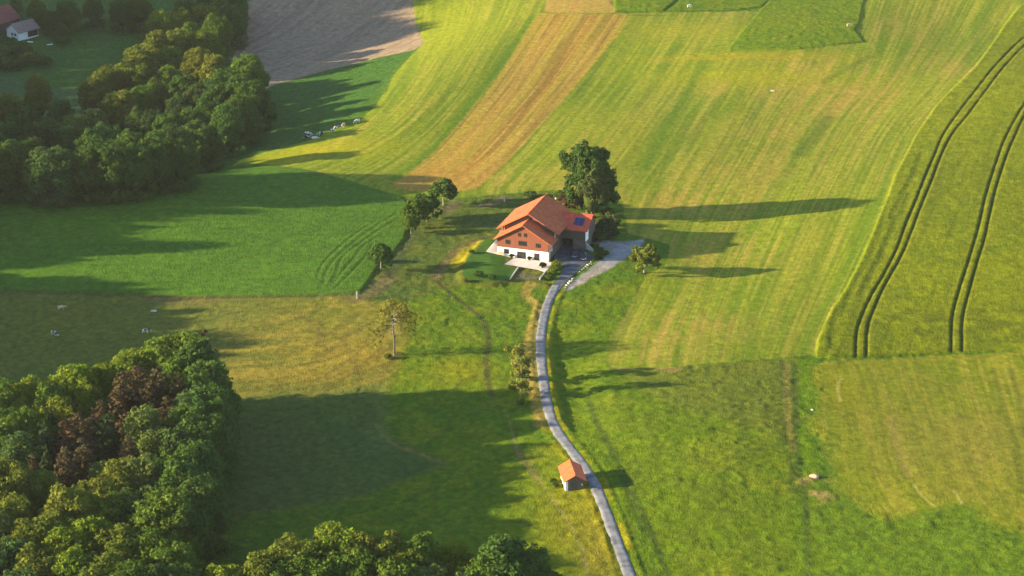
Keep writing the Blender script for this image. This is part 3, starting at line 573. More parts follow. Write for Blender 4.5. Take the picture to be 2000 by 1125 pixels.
# garden walls
for (a, b), lab, m_ in ((((1012, 524), (996, 546)), 'low pale concrete wall between lawn and sunken bed below the patio', M_conc), (((1073, 524), (1054, 547)), 'low pale concrete wall beside the round potted shrub and the garden hedge', M_conc)):
    A, B = G(*a), G(*b); d = (B - A); L_ = math.hypot(d.x, d.y); w_ = MB().box(0, L_, -.16, .16, -1.0, .45)
    o = w_.build('garden_wall', m_, None, bevel=.03); o.location = A; o.rotation_euler = (0, 0, math.atan2(d.y, d.x)); tag(o, lab, 'wall')
A = G(1139, 482); o = MB().add([(0,0,-.5),(3.6,-.6,-.5),(3.6,-.6,.6),(0,0,2.4),(0,.35,-.5),(3.6,-.25,-.5),(3.6,-.25,.6),(0,.35,2.4)], [(0,1,2,3),(7,6,5,4),(0,3,7,4),(1,5,6,2),(3,2,6,7),(0,4,5,1)]).build('retaining_wall', M_conc); o.location = (A.x, A.y - 1.5, A.z); o.rotation_euler = (0, 0, R(-35)); tag(o, 'sloping grey concrete retaining wall beside the dark garage and the parked cars', 'wall')
# ------------------------------------------------------------------ small hut on the road
ub = G(1104.7, 959.4); UA = R(8.0)
hut = tag(empty('stone_hut', (ub.x, ub.y, ub.z), UA), 'small hut with bright orange tiled roof at the edge of the road', 'hut')
MB().prism([(0, -.8), (3.9, -.8), (3.9, 2.45), (1.95, 3.65), (0, 2.45)], 0, 6.2).build('wall', M_rub, hut)
MB().box(-.04, .5, -.05, .0, -.8, 2.3).build('corner_stones', M_white, hut); MB().box(-.05, -.005, -.05, 6.0, -.8, 2.3).build('pale_side', noisy('pale_side_tone', (.62, .52, .40), .25, 1.3), hut)  # paler, warmer skin on this one side wall
MB().box(1.2, 2.6, -.06, -.003, 0, 1.9).build('door', M_dkwood, hut); MB().box(3.35, 3.6, -.09, -.003, 1.2, 1.5).build('lamp', M_trim, hut)
roof_slab('roof', -.55, 2.25, 1.95, 3.72, -.6, 6.9, .16, M_tile_hut, hut); roof_slab('roof', 4.45, 2.25, 1.95, 3.72, -.6, 6.9, .16, M_tile_hut, hut)
MB().tube([(1.95, -.6, 3.9), (1.95, 6.9, 3.9)], .1, 7).build('ridge_tiles', M_tile_hut, hut)
# ------------------------------------------------------------------ houses in the valley, top left
va = G(14, 72); VA = math.atan2(-.62, .78)
vh = tag(empty('cottage', (va.x, va.y, va.z), VA), 'small white cottage with worn grey-brown tiled roof in the valley', 'cottage')
MB().prism([(0, -3), (7.2, -3), (7.2, 3.3), (3.6, 5.7), (0, 3.3)], 0, 10).build('wall', M_white, vh)
roof_slab('roof', -.5, 3.1, 3.6, 5.85, -.5, 10.6, .2, M_tile_old, vh); roof_slab('roof', 8.3, 2.75, 3.6, 5.85, -.5, 10.6, .2, M_tile_old, vh)
for a in (3.0, 4.8): window(a, a + 1.1, 1.2, 2.2, -.0, 1, parent=vh)
MB().box(7.2, 7.28, 4.5, 9.8, 0, 2.7).build('shed_opening_shade', M_dark, vh); MB().tube([(7.6, 4.3, -.5), (7.6, 4.3, 2.9)], .15).build('post', M_trim, vh)  # dark slab on the wall stands for the shade inside the open shed
vb = G(-62, 66); vr = tag(empty('barn', (vb.x, vb.y, vb.z), VA + R(8)), 'long barn with dark red tiled roof behind the white cottage', 'barn')
MB().prism([(0, -3), (11, -3), (11, 4.5), (5.5, 8.6), (0, 4.5)], 0, 18).build('wall', M_dkwood, vr)
roof_slab('roof', -.8, 4.0, 5.5, 8.8, -.6, 18.6, .2, M_tile_dk, vr); roof_slab('roof', 11.8, 4.0, 5.5, 8.8, -.6, 18.6, .2, M_tile_dk, vr)
vc = G(18, -8); o = tag(empty('shed', vc, .2), 'small shed with pale blue roof at the top left edge', 'shed'); MB().prism([(0, -1), (4, -1), (4, 2.2), (2, 3), (0, 2.2)], 0, 4).build('wall', M_conc, o); roof_slab('roof', -.3, 2.1, 2, 3.1, -.3, 4.3, .12, noisy('pale_blue_sheet', (.42, .52, .60), .08), o); roof_slab('roof', 4.3, 2.1, 2, 3.1, -.3, 4.3, .12, noisy('pale_blue_sheet', (.42, .52, .60), .08), o)
for (a, b), an, lab in (((58, 83), -.3, 'pale boards lying on the grass below the cottage'), ((98, 88), .4, 'short pale boards lying on the grass right of the cottage')):
    g = G(a, b); mb = MB()
    for i in range(3): mb.box(-1.2, 1.2, i * .3, i * .3 + .25, .05 + .03 * i, .2 + .03 * i)
    o = mb.build('plank_pile', M_trim); o.location = g; o.rotation_euler = (0, 0, an); tag(o, lab, 'planks')
# ------------------------------------------------------------------ posts, boulders
for (a, b), h_, w_, lab in (((697, 583), 1.5, .32, 'pale stone post at the corner of the green field'), ((985, 394), 1.5, .28, 'white post standing in the pasture behind the farmhouse'), ((1035, 920), .8, .12, None)):
    if not lab: continue
    g = G(a, b); o = MB().loft([[(x * w_ * q + dx, y * w_ * q, z) for x, y in ((-.5, -.5), (.5, -.5), (.5, .5), (-.5, .5))] for z, q, dx in ((-.3, 1.1, 0), (h_ * .5, 1, 0), (h_ * .52, .8, .0), (h_ * .6, .8, 0), (h_ * .62, 1, 0), (h_ + .4, .85, .02), (h_ + .5, .3, .02))]).build('stone_post', M_stone, bevel=.02); o.location = g; tag(o, lab, 'post')
def rock(s, seed, m=M_stone):
    bm = bmesh.new(); bmesh.ops.create_icosphere(bm, subdivisions=2, radius=1); r_ = random.Random(seed); ph = [r_.random() * 6 for _ in range(6)]
    for v_ in bm.verts:
        k_ = 1 + .22 * math.sin(v_.co.x * 3 + ph[0]) * math.sin(v_.co.y * 2.5 + ph[1]) + .15 * math.sin(v_.co.z * 4 + ph[2] + v_.co.x * 2) + r_.uniform(-.07, .07)
        v_.co *= k_; v_.co.x *= s[0]; v_.co.y *= s[1]; v_.co.z *= s[2]
    me = bpy.data.meshes.new('boulder'); bm.to_mesh(me); bm.free(); me.materials.append(m); return me
M_pale = noisy('pale_limestone', (.40, .39, .37), .15, 2.0, .9, .1, bump=.04)
rocks = [rock((.5, .38, .36), 1, M_pale), rock((.42, .4, .3), 2, M_pale), rock((.7, .35, .3), 3, M_pale)]
bl = [(1162.5,502.5,.8),(1160,505,.6),(1157,508.5,.7),(1154,512,.7),(1151,515,.7),(1147.5,518,1.),(1144,521,.8),(1140,524.5,.9),(1136.5,527,.7),(1132,531,.6),(1128,535,.5),(1118.5,545,1.1),(1117,549,.7),(1113.5,551,1.5),(1110,553.5,1.1),(1106.5,558,1.),(1104.5,562,.8),(1155,516,.5),(1147,523.5,.5)]
for i, (a, b, s_) in enumerate(bl):
    g = G(a, b); o = bpy.data.objects.new('boulder', rocks[i % 3]); COL.objects.link(o); o.location = g + Vector((0, 0, .12 * s_)); o.scale = (s_ * .62,) * 3; o.rotation_euler = (0, 0, .8 + i * .31)
    lab = 'pale boulder in the row edging the upper driveway' if i < 11 or i > 16 else 'pale boulder in the clump where the driveway meets the road'
    if i == 13: lab = 'biggest long white boulder where the driveway meets the road'
    if i == 0: lab = 'topmost pale boulder of the driveway row, nearest the cars'
    tag(o, lab, 'boulder', 'boulders along the driveway')
M_pink = noisy('pink_sandstone', (.46, .30, .22), .25, 1.5, .9, .1, bump=.06)
for (a, b), s_, lab, m_ in (((1591, 932), (1.0, .7, .5), 'pinkish sandstone boulder lying in the lower right field', M_pink), ((1586, 801), (.35, .28, .22), 'small pale stone at the end of a rut in the right field', M_stone), ((1509, 178), (.9, .4, .3), 'small grey stone alone in the upper hay meadow', M_stone), ((300, 608), (.8, .5, .25), 'flat pale stone in the shaded pasture above the wood', M_pale), ((1087, 388.5), (.45, .35, .3), 'white boulder behind the farmhouse roof ridge', M_pale)):
    g = G(a, b); o = bpy.data.objects.new('boulder', rock(s_, int(a), m_)); COL.objects.link(o); o.location = g + Vector((0, 0, s_[2] * .4)); tag(o, lab, 'boulder')
# ------------------------------------------------------------------ cars
def car(px_, py_, rz, paint, label):
    g = G(px_, py_); g.z += .1; root = tag(empty('parked_car', g, rz), label, 'car', 'cars parked by the garage')
    body = []
    for x, w_, z0, z1 in ((-2.1, .72, .45, .75), (-2.0, .82, .32, .85), (-1.2, .88, .28, .93), (0, .90, .27, .95), (1.3, .88, .28, .93), (2.0, .83, .32, .85), (2.12, .74, .45, .72)):
        body.append([(-w_, x, z0), (w_, x, z0), (w_ * 1.02, x, (z0 + z1) / 2), (w_ * .93, x, z1), (-w_ * .93, x, z1), (-w_ * 1.02, x, (z0 + z1) / 2)])
    MB().loft([[(p[0], p[1], p[2]) for p in r] for r in body]).build('body', paint, root, bevel=.05)
    MB().loft([[(-.80, -1.2, .92), (.80, -1.2, .92), (.80, 1.6, .92), (-.80, 1.6, .92)], [(-.66, -.45, 1.38), (.66, -.45, 1.38), (.66, 1.15, 1.38), (-.66, 1.15, 1.38)]]).build('window_band', M_glass, root)
    MB().box(-.64, .64, -.42, 1.12, 1.381, 1.43).build('car_roof', paint, root, bevel=.03)
    for x in (-.82, .82):
        for y in (-1.3, 1.3):
            wl = MB().tube([(x - .11, y, .33), (x + .11, y, .33)], .33, 14).build('wheel', M_tyre, root); MB().tube([(x - .12, y, .33), (x + .12, y, .33)], .18, 10).build('rim', M_rim, wl)
    for x in (-.58, .58):
        MB().box(x - .2, x + .2, -2.12, -2.02, .58, .74).build('headlight', M_lamp, root); MB().box(x - .18, x + .18, 2.03, 2.13, .58, .74).build('tail_light', M_red, root)
    MB().box(-.26, .26, -2.14, -2.1, .42, .53).build('number_plate', M_trim, root)
    return root
M_tyre = noisy('tyre_rubber', (.02, .02, .02), .1); M_rim = noisy('alloy', (.12, .12, .13), .05, metal=.8, rough=.35); M_lamp = noisy('lamp_glass', (.45, .45, .48), .05, rough=.2); M_red = noisy('red_lens', (.35, .02, .02), .1, rough=.3)
def paint(n, c):
    m, nt, b = mat(n); b.inputs['Base Color'].default_value = (*c, 1); b.inputs['Roughness'].default_value = .25; b.inputs['Coat Weight'].default_value = .6; return m
car(1121, 500, HA + R(22), paint('black_paint', (.010, .010, .012)), 'black car with pale front, left of the two parked by the garage')
car(1140, 505, HA + R(14), paint('charcoal_paint', (.03, .03, .035)), 'dark charcoal car beside the boulder row, right of the two parked')
# ------------------------------------------------------------------ cattle
def cow_mesh(kind):
    vs = [((0,0,1.05),(.34,.40)), ((.45,0,1.08),(.36,.40)), ((.85,0,1.12),(.27,.30)), ((1.15,0,1.15),(.18,.22)), ((1.45,0,1.0),(.15,.17)), ((1.75,0,.80),(.09,.10)),
          ((-.55,0,1.08),(.35,.38)), ((-.85,0,1.10),(.26,.30)), ((-1.0,0,.9),(.05,.05)), ((-1.04,0,.45),(.04,.04))]
    es = [(0,1),(1,2),(2,3),(3,4),(4,5),(0,6),(6,7),(7,8),(8,9)]
    def leg(b, x, y, back):
        n = len(vs); k = .08 if back else -.03
        vs.extend([((x, y, .72), (.14, .16)), ((x - k, y, .42), (.08, .08)), ((x, y, .06), (.06, .06))]); es.extend([(b, n), (n, n+1), (n+1, n+2)])
    for y in (-.2, .2): leg(1, .55, y, False); leg(6, -.68, y, True)
    n = len(vs)
    for y in (-.22, .22): vs.append(((1.4, y, 1.1), (.05, .07))); es.append((4, len(vs) - 1))
    if kind == 'graze':
        for i, p in ((3, (1.15, 0, .95)), (4, (1.4, 0, .6)), (5, (1.6, 0, .25)), (n, (1.32, -.22, .72)), (n + 1, (1.32, .22, .72))): vs[i] = (p, vs[i][1])
    if kind == 'lying':
        vs = [((p[0], p[1] * (1.9 if p[2] < .8 else 1), max(.08, p[2] - .62)), r) for p, r in vs]
    me = bpy.data.meshes.new('cow'); me.from_pydata([p for p, _ in vs], es, []); return me, [r for _, r in vs]
def cow_mat(name, c1, c2, thr):
    m, nt, b = mat(name); tc = nd(nt, 'ShaderNodeTexCoord'); n = nd(nt, 'ShaderNodeTexNoise', Scale=1.3, Detail=1.0); oi = nd(nt, 'ShaderNodeObjectInfo'); ad = nd(nt, 'ShaderNodeVectorMath', operation='ADD')
    sc_ = nd(nt, 'ShaderNodeMath', operation='MULTIPLY'); sc_.inputs[1].default_value = 37.; nt.links.new(oi.outputs['Random'], sc_.inputs[0])
    nt.links.new(tc.outputs['Object'], ad.inputs[0]); nt.links.new(sc_.outputs[0], ad.inputs[1]); nt.links.new(ad.outputs[0], n.inputs['Vector'])
    cr = nt.nodes.new('ShaderNodeValToRGB'); cr.color_ramp.interpolation = 'CONSTANT'; cr.color_ramp.elements[0].color = (*c1, 1); cr.color_ramp.elements[1].position = thr; cr.color_ramp.elements[1].color = (*c2, 1)
    nt.links.new(n.outputs[0], cr.inputs[0]); nt.links.new(cr.outputs[0], b.inputs['Base Color']); b.inputs['Roughness'].default_value = .7; return m
M_hol = cow_mat('black_white_hide', (.50, .48, .44), (.02, .018, .018), .47); M_wht = cow_mat('white_hide', (.58, .55, .48), (.10, .07, .05), .66); M_tan = cow_mat('tan_white_hide', (.50, .42, .32), (.34, .22, .09), .5)
protos = {}
def cow(px_, py_, rz, kind, m, label, group):
    if (kind, m.name) not in protos:
        me, rad = cow_mesh(kind); me.materials.append(m); o = bpy.data.objects.new('cow', me); COL.objects.link(o)
        md = o.modifiers.new('skin', 'SKIN'); lay_ = me.skin_vertices[0].data if me.skin_vertices else None
        if lay_ is None:
            bpy.context.view_layer.update(); lay_ = me.skin_vertices[0].data
        for sv, r_ in zip(lay_, rad): sv.radius = r_
        lay_[0].use_root = True; s2_ = o.modifiers.new('sub', 'SUBSURF'); s2_.levels = 1; s2_.render_levels = 1; protos[(kind, m.name)] = o
    else: o = protos[(kind, m.name)].copy(); COL.objects.link(o)
    o.location = G(px_, py_); o.rotation_euler = (0, 0, rz); o.scale = (.95,) * 3; tag(o, label, 'cow', group)
hg = 'cows at the edge of the hay meadow'
cow(597, 269, R(10), 'lying', M_hol, 'dark cow lying lowest-left in the clustered cows beside the sunlit meadow edge', hg)
cow(603, 265, R(170), 'stand', M_hol, 'black and white cow standing side-on in the cluster of cows', hg)
cow(609, 269, R(-70), 'stand', M_hol, 'black-backed cow facing the camera in the middle of the cow cluster', hg)
cow(614, 271, R(5), 'lying', M_wht, 'whitish cow lying at the right of the cow cluster', hg)
cow(627, 265, R(200), 'graze', M_hol, 'small black and white cow just right of the cow cluster', hg)
cow(649, 259, R(150), 'stand', M_hol, 'cow with white head and black flank on the meadow edge', hg)
cow(660, 253, R(190), 'graze', M_hol, 'dark cow third from the top in the spread-out cows', hg)
cow(671, 248, R(250), 'stand', M_tan, 'tan cow standing end-on between dark cow and white cow', hg)
cow(698, 240, R(215), 'graze', M_wht, 'white cow grazing highest and farthest right along the meadow edge', hg)
pg = 'cows in the shaded pasture'
cow(106, 656, R(-30), 'graze', M_hol, 'black and white cow grazing lowest-left in the shaded pasture', pg); cow(120, 606, R(8), 'stand', M_tan, 'pale tan cow standing highest in the shaded pasture', pg); cow(284, 652, R(12), 'stand', M_hol, 'white-legged cow just above the lower wood', pg)
cow(1346, 15, R(30), 'graze', M_wht, 'white cow alone in the upper triangular paddock', None); cow(1658, 52, R(15), 'graze', M_tan, 'light tan cow in the upper right enclosure', None)
# ------------------------------------------------------------------ trees
def leaf_mat(name, trans=.38, c_lo=.78, c_hi=1.22):
    m = bpy.data.materials.new(name); m.use_nodes = True; nt = m.node_tree; out = nt.nodes['Material Output']; nt.nodes.remove(nt.nodes['Principled BSDF'])
    oi = nd(nt, 'ShaderNodeObjectInfo'); at = nd(nt, 'ShaderNodeAttribute', attribute_name='lobe'); sp_ = nd(nt, 'ShaderNodeSeparateColor'); nt.links.new(at.outputs['Color'], sp_.inputs[0])
    mr = nd(nt, 'ShaderNodeMapRange'); mr.inputs['To Min'].default_value = c_lo; mr.inputs['To Max'].default_value = c_hi; nt.links.new(sp_.outputs[0], mr.inputs[0])
    mx = nd(nt, 'ShaderNodeVectorMath', operation='SCALE'); nt.links.new(oi.outputs['Color'], mx.inputs[0]); nt.links.new(mr.outputs[0], mx.inputs['Scale'])
    hs = nd(nt, 'ShaderNodeHueSaturation'); h = nd(nt, 'ShaderNodeMapRange'); h.inputs['To Min'].default_value = .485; h.inputs['To Max'].default_value = .515; nt.links.new(sp_.outputs[1], h.inputs[0]); nt.links.new(h.outputs[0], hs.inputs['Hue']); nt.links.new(mx.outputs[0], hs.inputs['Color'])
    d = nd(nt, 'ShaderNodeBsdfDiffuse'); t_ = nd(nt, 'ShaderNodeBsdfTranslucent'); ms = nt.nodes.new('ShaderNodeMixShader'); ms.inputs[0].default_value = trans
    for n in (d, t_): nt.links.new(hs.outputs[0], n.inputs['Color'])
    nt.links.new(d.outputs[0], ms.inputs[1]); nt.links.new(t_.outputs[0], ms.inputs[2]); nt.links.new(ms.outputs[0], out.inputs['Surface']); return m
M_leaf = leaf_mat('leaves'); M_bark = noisy('bark', (.10, .08, .06), .3, 2.0, .95, .05); M_pbark2 = noisy('grey_bark', (.16, .14, .11), .25, 2.0, .9, .05); M_pbark = noisy('pale_bark', (.26, .23, .18), .2, 2.0, .9, .05)
def lobes_dome(rg, Rx, z0, z1, n, rl, lean=0.0, skirt=0):
    """lobe centres over an egg-shaped crown: a few inside, most on the outside."""
    L = []; cz = z0 + (z1 - z0) * .45
    for i in range(n):
        d = rg.normal(size=3); d /= np.linalg.norm(d)
        if d[2] < -.2: d[2] *= -.6
        k = .80 + .22 * rg.random() if rg.random() < .85 else .3 + .4 * rg.random()
        r = rl * (.65 + .7 * rg.random()); h = (z1 - cz) if d[2] > 0 else (cz - z0)
        e = max(.15, 1)
        L.append((d[0] * (Rx - r * .8) * k + lean * d[2], d[1] * (Rx - r * .8) * k, cz + d[2] * (h - r * .8) * k, r))
    if skirt:
        for i in range(skirt):
            q = 6.283 * (i + .5 * rg.random()) / skirt; k = .62 + .2 * rg.random(); L.append((math.cos(q) * Rx * k, math.sin(q) * Rx * k, z0 + rl * .6 + 3.2 * rg.random(), rl * (.8 + .4 * rg.random())))
    return np.array(L)
def crown_from(rg, L, n, size, squash=.85, fill=.12, up=.25, core=None, sub=5):
    if sub:
        K = [L]; ce = L[:, :3].mean(0)
        for q in L:
            for _ in range(sub):
                d = rg.normal(size=3) + (q[:3] - ce) / (np.linalg.norm(q[:3] - ce) + .1) * .9; d /= np.linalg.norm(d); rr = q[3] * (.32 + .25 * rg.random())
                K.append(np.array([[*(q[:3] + d * q[3] * (.85 + .25 * rg.random())), rr]]))
        L = np.vstack(K)
    w = L[:, 3] ** 2; li = rg.choice(len(L), n, p=w / w.sum()); c = L[li]; cen = (L[:, :3] * w[:, None]).sum(0) / w.sum()
    d = rg.normal(size=(n, 3)); d /= np.linalg.norm(d, axis=1)[:, None]
    o = c[:, :3] - cen; o /= np.linalg.norm(o, axis=1)[:, None] + 1e-6; flip = (d * o).sum(1) < -.25; d[flip] *= -1
    rr = c[:, 3] * (.80 + .42 * rg.random(n) ** 1.5); rr[rg.random(n) < fill] *= .6
    P = c[:, :3] + d * rr[:, None] * np.array([1, 1, squash])
    for q in L:                                          # drop what would sit deep inside a neighbouring lobe
        ins = np.linalg.norm(P - q[:3], axis=1) < q[3] * .62
        P[ins & (li != -1)] += (P[ins] - cen) / (np.linalg.norm(P[ins] - cen, axis=1)[:, None] + 1e-6) * .25
    N = d + rg.normal(size=(n, 3)) * .75 + np.array([0, 0, up]); N /= np.linalg.norm(N, axis=1)[:, None]
    a = np.cross(N, rg.normal(size=(n, 3))); a /= np.linalg.norm(a, axis=1)[:, None]; b = np.cross(N, a)
    s_ = size * (.55 + .9 * rg.random(n))[:, None] * .5; e_ = .6 + .8 * rg.random((n, 1))
    V = np.stack([P - a * s_ - b * s_ * e_ * .6, P + a * s_ * .9 - b * s_ * e_, P + a * s_ * 1.1 + b * s_ * e_ * .7, P - a * s_ * .7 + b * s_ * e_], 1).reshape(-1, 3)
    lt = rg.random(len(L)); lh = rg.random(len(L))
    v1 = np.clip(lt[li] * .55 + rg.random(n) * .45, 0, 1); v2 = np.clip(lh[li] * .7 + rg.random(n) * .3, 0, 1)
    Fq = np.arange(n * 4).reshape(-1, 4); co = np.stack([v1, v2, v1 * 0, v1 * 0 + 1], 1).repeat(4, 0)
    if core is not None:  # hidden opaque core, added to stop light leaking through the crown
        cx, cy, cz, rx, rz = core; k = 10; cv = []; 
        for i in range(5):
            t_ = math.pi * (i + .5) / 5
            for j in range(k): q = 2 * math.pi * j / k; cv.append((cx + rx * math.sin(t_) * math.cos(q), cy + rx * math.sin(t_) * math.sin(q), cz + rz * math.cos(t_)))
        b0 = len(V); V = np.vstack([V, cv]); f_ = [(b0 + i * k + j, b0 + i * k + (j + 1) % k, b0 + (i + 1) * k + (j + 1) % k, b0 + (i + 1) * k + j) for i in range(4) for j in range(k)]
        Fq = np.vstack([Fq, f_]); co = np.vstack([co, np.tile([.1, .5, 0, 1], (len(cv), 1))])
    return V, Fq, co
def crown_obj(V, Fq, co):
    me = fast_mesh('crown', V, Fq); a = me.color_attributes.new('lobe', 'FLOAT_COLOR', 'POINT'); a.data.foreach_set('color', co.astype(np.float32).ravel()); me.materials.append(M_leaf); return me
def trunk_mesh(rg, h, r, top, L=None, m=M_bark, nb=6, thick=1.0, bend=.3):
    mb = MB(); pts = [(0, 0, -.8)] + [(bend * math.sin(i * 1.3) * i / 5, bend * math.cos(i * 1.7) * i / 5, top * i / 5) for i in range(1, 6)]
    mb.tube(pts, [r * 1.35] + [r * (1.05 - .16 * i) for i in range(1, 6)], 8)
    if L is not None:
        for q in L[rg.choice(len(L), min(nb, len(L)), replace=False)]:
            z = top * (.35 + .5 * rg.random()); m_ = (q[0] * .45, q[1] * .45, z + (q[2] - z) * .6)
            mb.tube([(pts[3][0], pts[3][1], z), m_, (q[0] * .9, q[1] * .9, q[2])], [r * .42 * thick, r * .26 * thick, r * .08 * thick], 5)
    me = bpy.data.meshes.new('trunk'); me.from_pydata(mb.v, [], mb.f); me.update(); me.materials.append(m); return me
P_ = {}
def proto(key, cv, tr): P_[key] = (crown_obj(*cv), tr)
for i in range(6):                                       # broad forest trees, 20 m tall
    rg = np.random.default_rng(100 + i); Rx = 5.6 + .5 * (i % 3); L = lobes_dome(rg, Rx, .2, 20, 62, 1.7 + .25 * (i % 3), skirt=9)
    proto('broad%d' % i, crown_from(rg, L, 17000, .42, core=(0, 0, 10, Rx * .62, 6.5)), trunk_mesh(rg, 20, .42, 12, L))
for i in range(3):                                       # narrow brownish spruce, 20 m
    rg = np.random.default_rng(200 + i); L = []
    for z in np.linspace(1.5, 19.2, 26):
        rr = 3.6 * (1 - z / 20.5) ** .8 + .25
        for k in range(max(2, int(rr * 2.6))):
            q = rg.random() * 6.28; L.append((math.cos(q) * rr * .75, math.sin(q) * rr * .75, z - .3 * rr * rg.random(), .45 + rr * .28))
    L = np.array(L); proto('spruce%d' % i, crown_from(rg, L, 7500, .42, squash=.6, sub=0, core=(0, 0, 7.5, 1.5, 6.5)), trunk_mesh(rg, 20, .3, 17))
for i in range(4):                                       # round orchard tree, 8 m
    rg = np.random.default_rng(300 + i); L = lobes_dome(rg, 3.7 + .2 * i, 1.0, 8, 34, 1.0, skirt=6); proto('round%d' % i, crown_from(rg, L, 5200, .36, fill=.2, core=(0, 0, 5, 2.1, 1.9)), trunk_mesh(rg, 8, .24, 4.2, L, M_pbark))
for i in range(3):                                       # loose fruit tree, 8 m
    rg = np.random.default_rng(330 + i); L = lobes_dome(rg, 3.6, 1.3, 8, 30, 1.0, skirt=5); proto('loose%d' % i, crown_from(rg, L, 4200, .36, fill=.35), trunk_mesh(rg, 8, .20, 4.6, L, M_pbark, 9, 1.3))
for i in range(3):                                       # bush, 2.5 m
    rg = np.random.default_rng(360 + i); L = lobes_dome(rg, 1.9, .0, 2.5, 22, .65); proto('bush%d' % i, crown_from(rg, L, 1100, .34, fill=.2, core=(0, 0, 1, 1.1, .8)), trunk_mesh(rg, 2, .07, 1.2, L, M_bark, 5))
def big_tree():
    rg = np.random.default_rng(411); L = []
    for cx, cy, cz, rx, rz, n, r in ((0, 0, 16.0, 5.6, 5.6, 34, 1.9), (-4.6, 0, 16.2, 3.4, 3.6, 14, 1.4), (-2.5, .5, 8.0, 4.4, 4.2, 18, 1.6), (3.0, .5, 9.5, 5.0, 5.5, 24, 1.7), (5.8, 0, 6.3, 3.0, 3.0, 10, 1.4), (1.5, .5, 3.6, 4.5, 2.6, 14, 1.3)):
        for k in range(n):
            d = rg.normal(size=3); d /= np.linalg.norm(d); q = .75 + .3 * rg.random(); rr = r * (.6 + .7 * rg.random()); L.append((cx + d[0] * (rx - rr * .6) * q, cy + d[1] * (rx - rr * .6) * q, cz + d[2] * (rz - rr * .6) * q, rr))
    L = np.array(L); proto('big', crown_from(rg, L, 26000, .42, core=(0, 0, 14, 4.0, 5)), trunk_mesh(rg, 22, .6, 15, L, M_bark, 10))
    rg = np.random.default_rng(412); L = lobes_dome(rg, 4.9, .8, 16.5, 44, 1.5); L[:, 0] *= .75 + .3 * (1 - L[:, 2] / 16.5); proto('willow', crown_from(rg, L, 10000, .36, fill=.25, up=-.1, core=(0, 0, 7, 2.8, 5)), trunk_mesh(rg, 16, .4, 10, L))
    rg = np.random.default_rng(413); L = lobes_dome(rg, 6.6, 3.5, 16, 26, 1.7); L = np.vstack([L, [(-5, 0, 4.2, 2.0), (-4, 1, 6.5, 2.2), (4, 0, 7, 1.6), (-5.8, 0, 8, 1.6)]])
    proto('sparse', crown_from(rg, L, 3300, .32, fill=.5), trunk_mesh(rg, 16, .30, 13, L, M_pbark2, 14, 1.4, .5))
    for i in range(2):
        rg = np.random.default_rng(420 + i); L = np.array([(rg.normal() * 1.1, rg.normal() * .8, z + rg.random() * .6, .8 + .4 * rg.random()) for z in np.linspace(1.8, 10.4, 22)]); proto('birch%d' % i, crown_from(rg, L, 2300, .36, fill=.4, sub=2), trunk_mesh(rg, 11, .12, 9.5, L, M_pbark, 6))
big_tree()
PH = dict(broad=20, spruce=20, round=8, loose=8, bush=2.5, big=22.6, willow=16.5, sparse=16.3, birch=11)
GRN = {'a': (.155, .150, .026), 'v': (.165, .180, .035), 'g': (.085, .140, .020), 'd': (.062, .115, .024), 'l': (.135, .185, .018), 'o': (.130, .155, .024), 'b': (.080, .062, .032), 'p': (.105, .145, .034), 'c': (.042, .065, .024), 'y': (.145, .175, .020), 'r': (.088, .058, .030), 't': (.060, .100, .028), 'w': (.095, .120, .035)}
rt = random.Random(5)
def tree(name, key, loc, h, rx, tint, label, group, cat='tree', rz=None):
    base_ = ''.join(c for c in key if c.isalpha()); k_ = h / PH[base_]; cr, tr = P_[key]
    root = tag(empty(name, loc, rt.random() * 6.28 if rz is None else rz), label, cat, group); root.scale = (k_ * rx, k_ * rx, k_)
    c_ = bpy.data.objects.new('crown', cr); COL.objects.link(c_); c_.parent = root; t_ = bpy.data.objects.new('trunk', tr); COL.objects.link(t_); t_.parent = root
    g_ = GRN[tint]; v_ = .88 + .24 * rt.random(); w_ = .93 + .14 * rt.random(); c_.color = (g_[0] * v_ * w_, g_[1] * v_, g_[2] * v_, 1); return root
def top(px, py, h): return G(px, py, h)
nb = [0]
def wood(lst, group, labs):
    for (px, py, h, rx, tn, *ex) in lst:
        p = top(px, py + 6, h); sp_ = tn in 'bcr' and rx < .95; nb[0] += 1
        rx = rx * 1.5 if sp_ and h > 17 else rx; key = ('spruce%d' % (nb[0] % 3)) if sp_ else ('broad%d' % (nb[0] % 6))
        lab = ex[0] if ex else labs[tn]
        tree('spruce_tree' if sp_ else 'broadleaf_tree', key, p, h, rx, tn, lab, group)
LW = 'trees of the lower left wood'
labs1 = {'g': 'mid green leafy tree packed inside the lower left wood', 'd': 'deep green tree on the shaded right flank of the lower left wood', 'l': 'light green sunlit tree on the upper rim of the lower left wood', 'o': 'olive sunlit tree in the near part of the lower left wood', 'b': 'dark brown spruce in the middle of the lower left wood', 'p': 'greyish green tree in the lower left wood', 'c': 'dark narrow spruce among the brown spruces of the lower left wood', 't': 'bluish green tree deep in the lower left wood'}
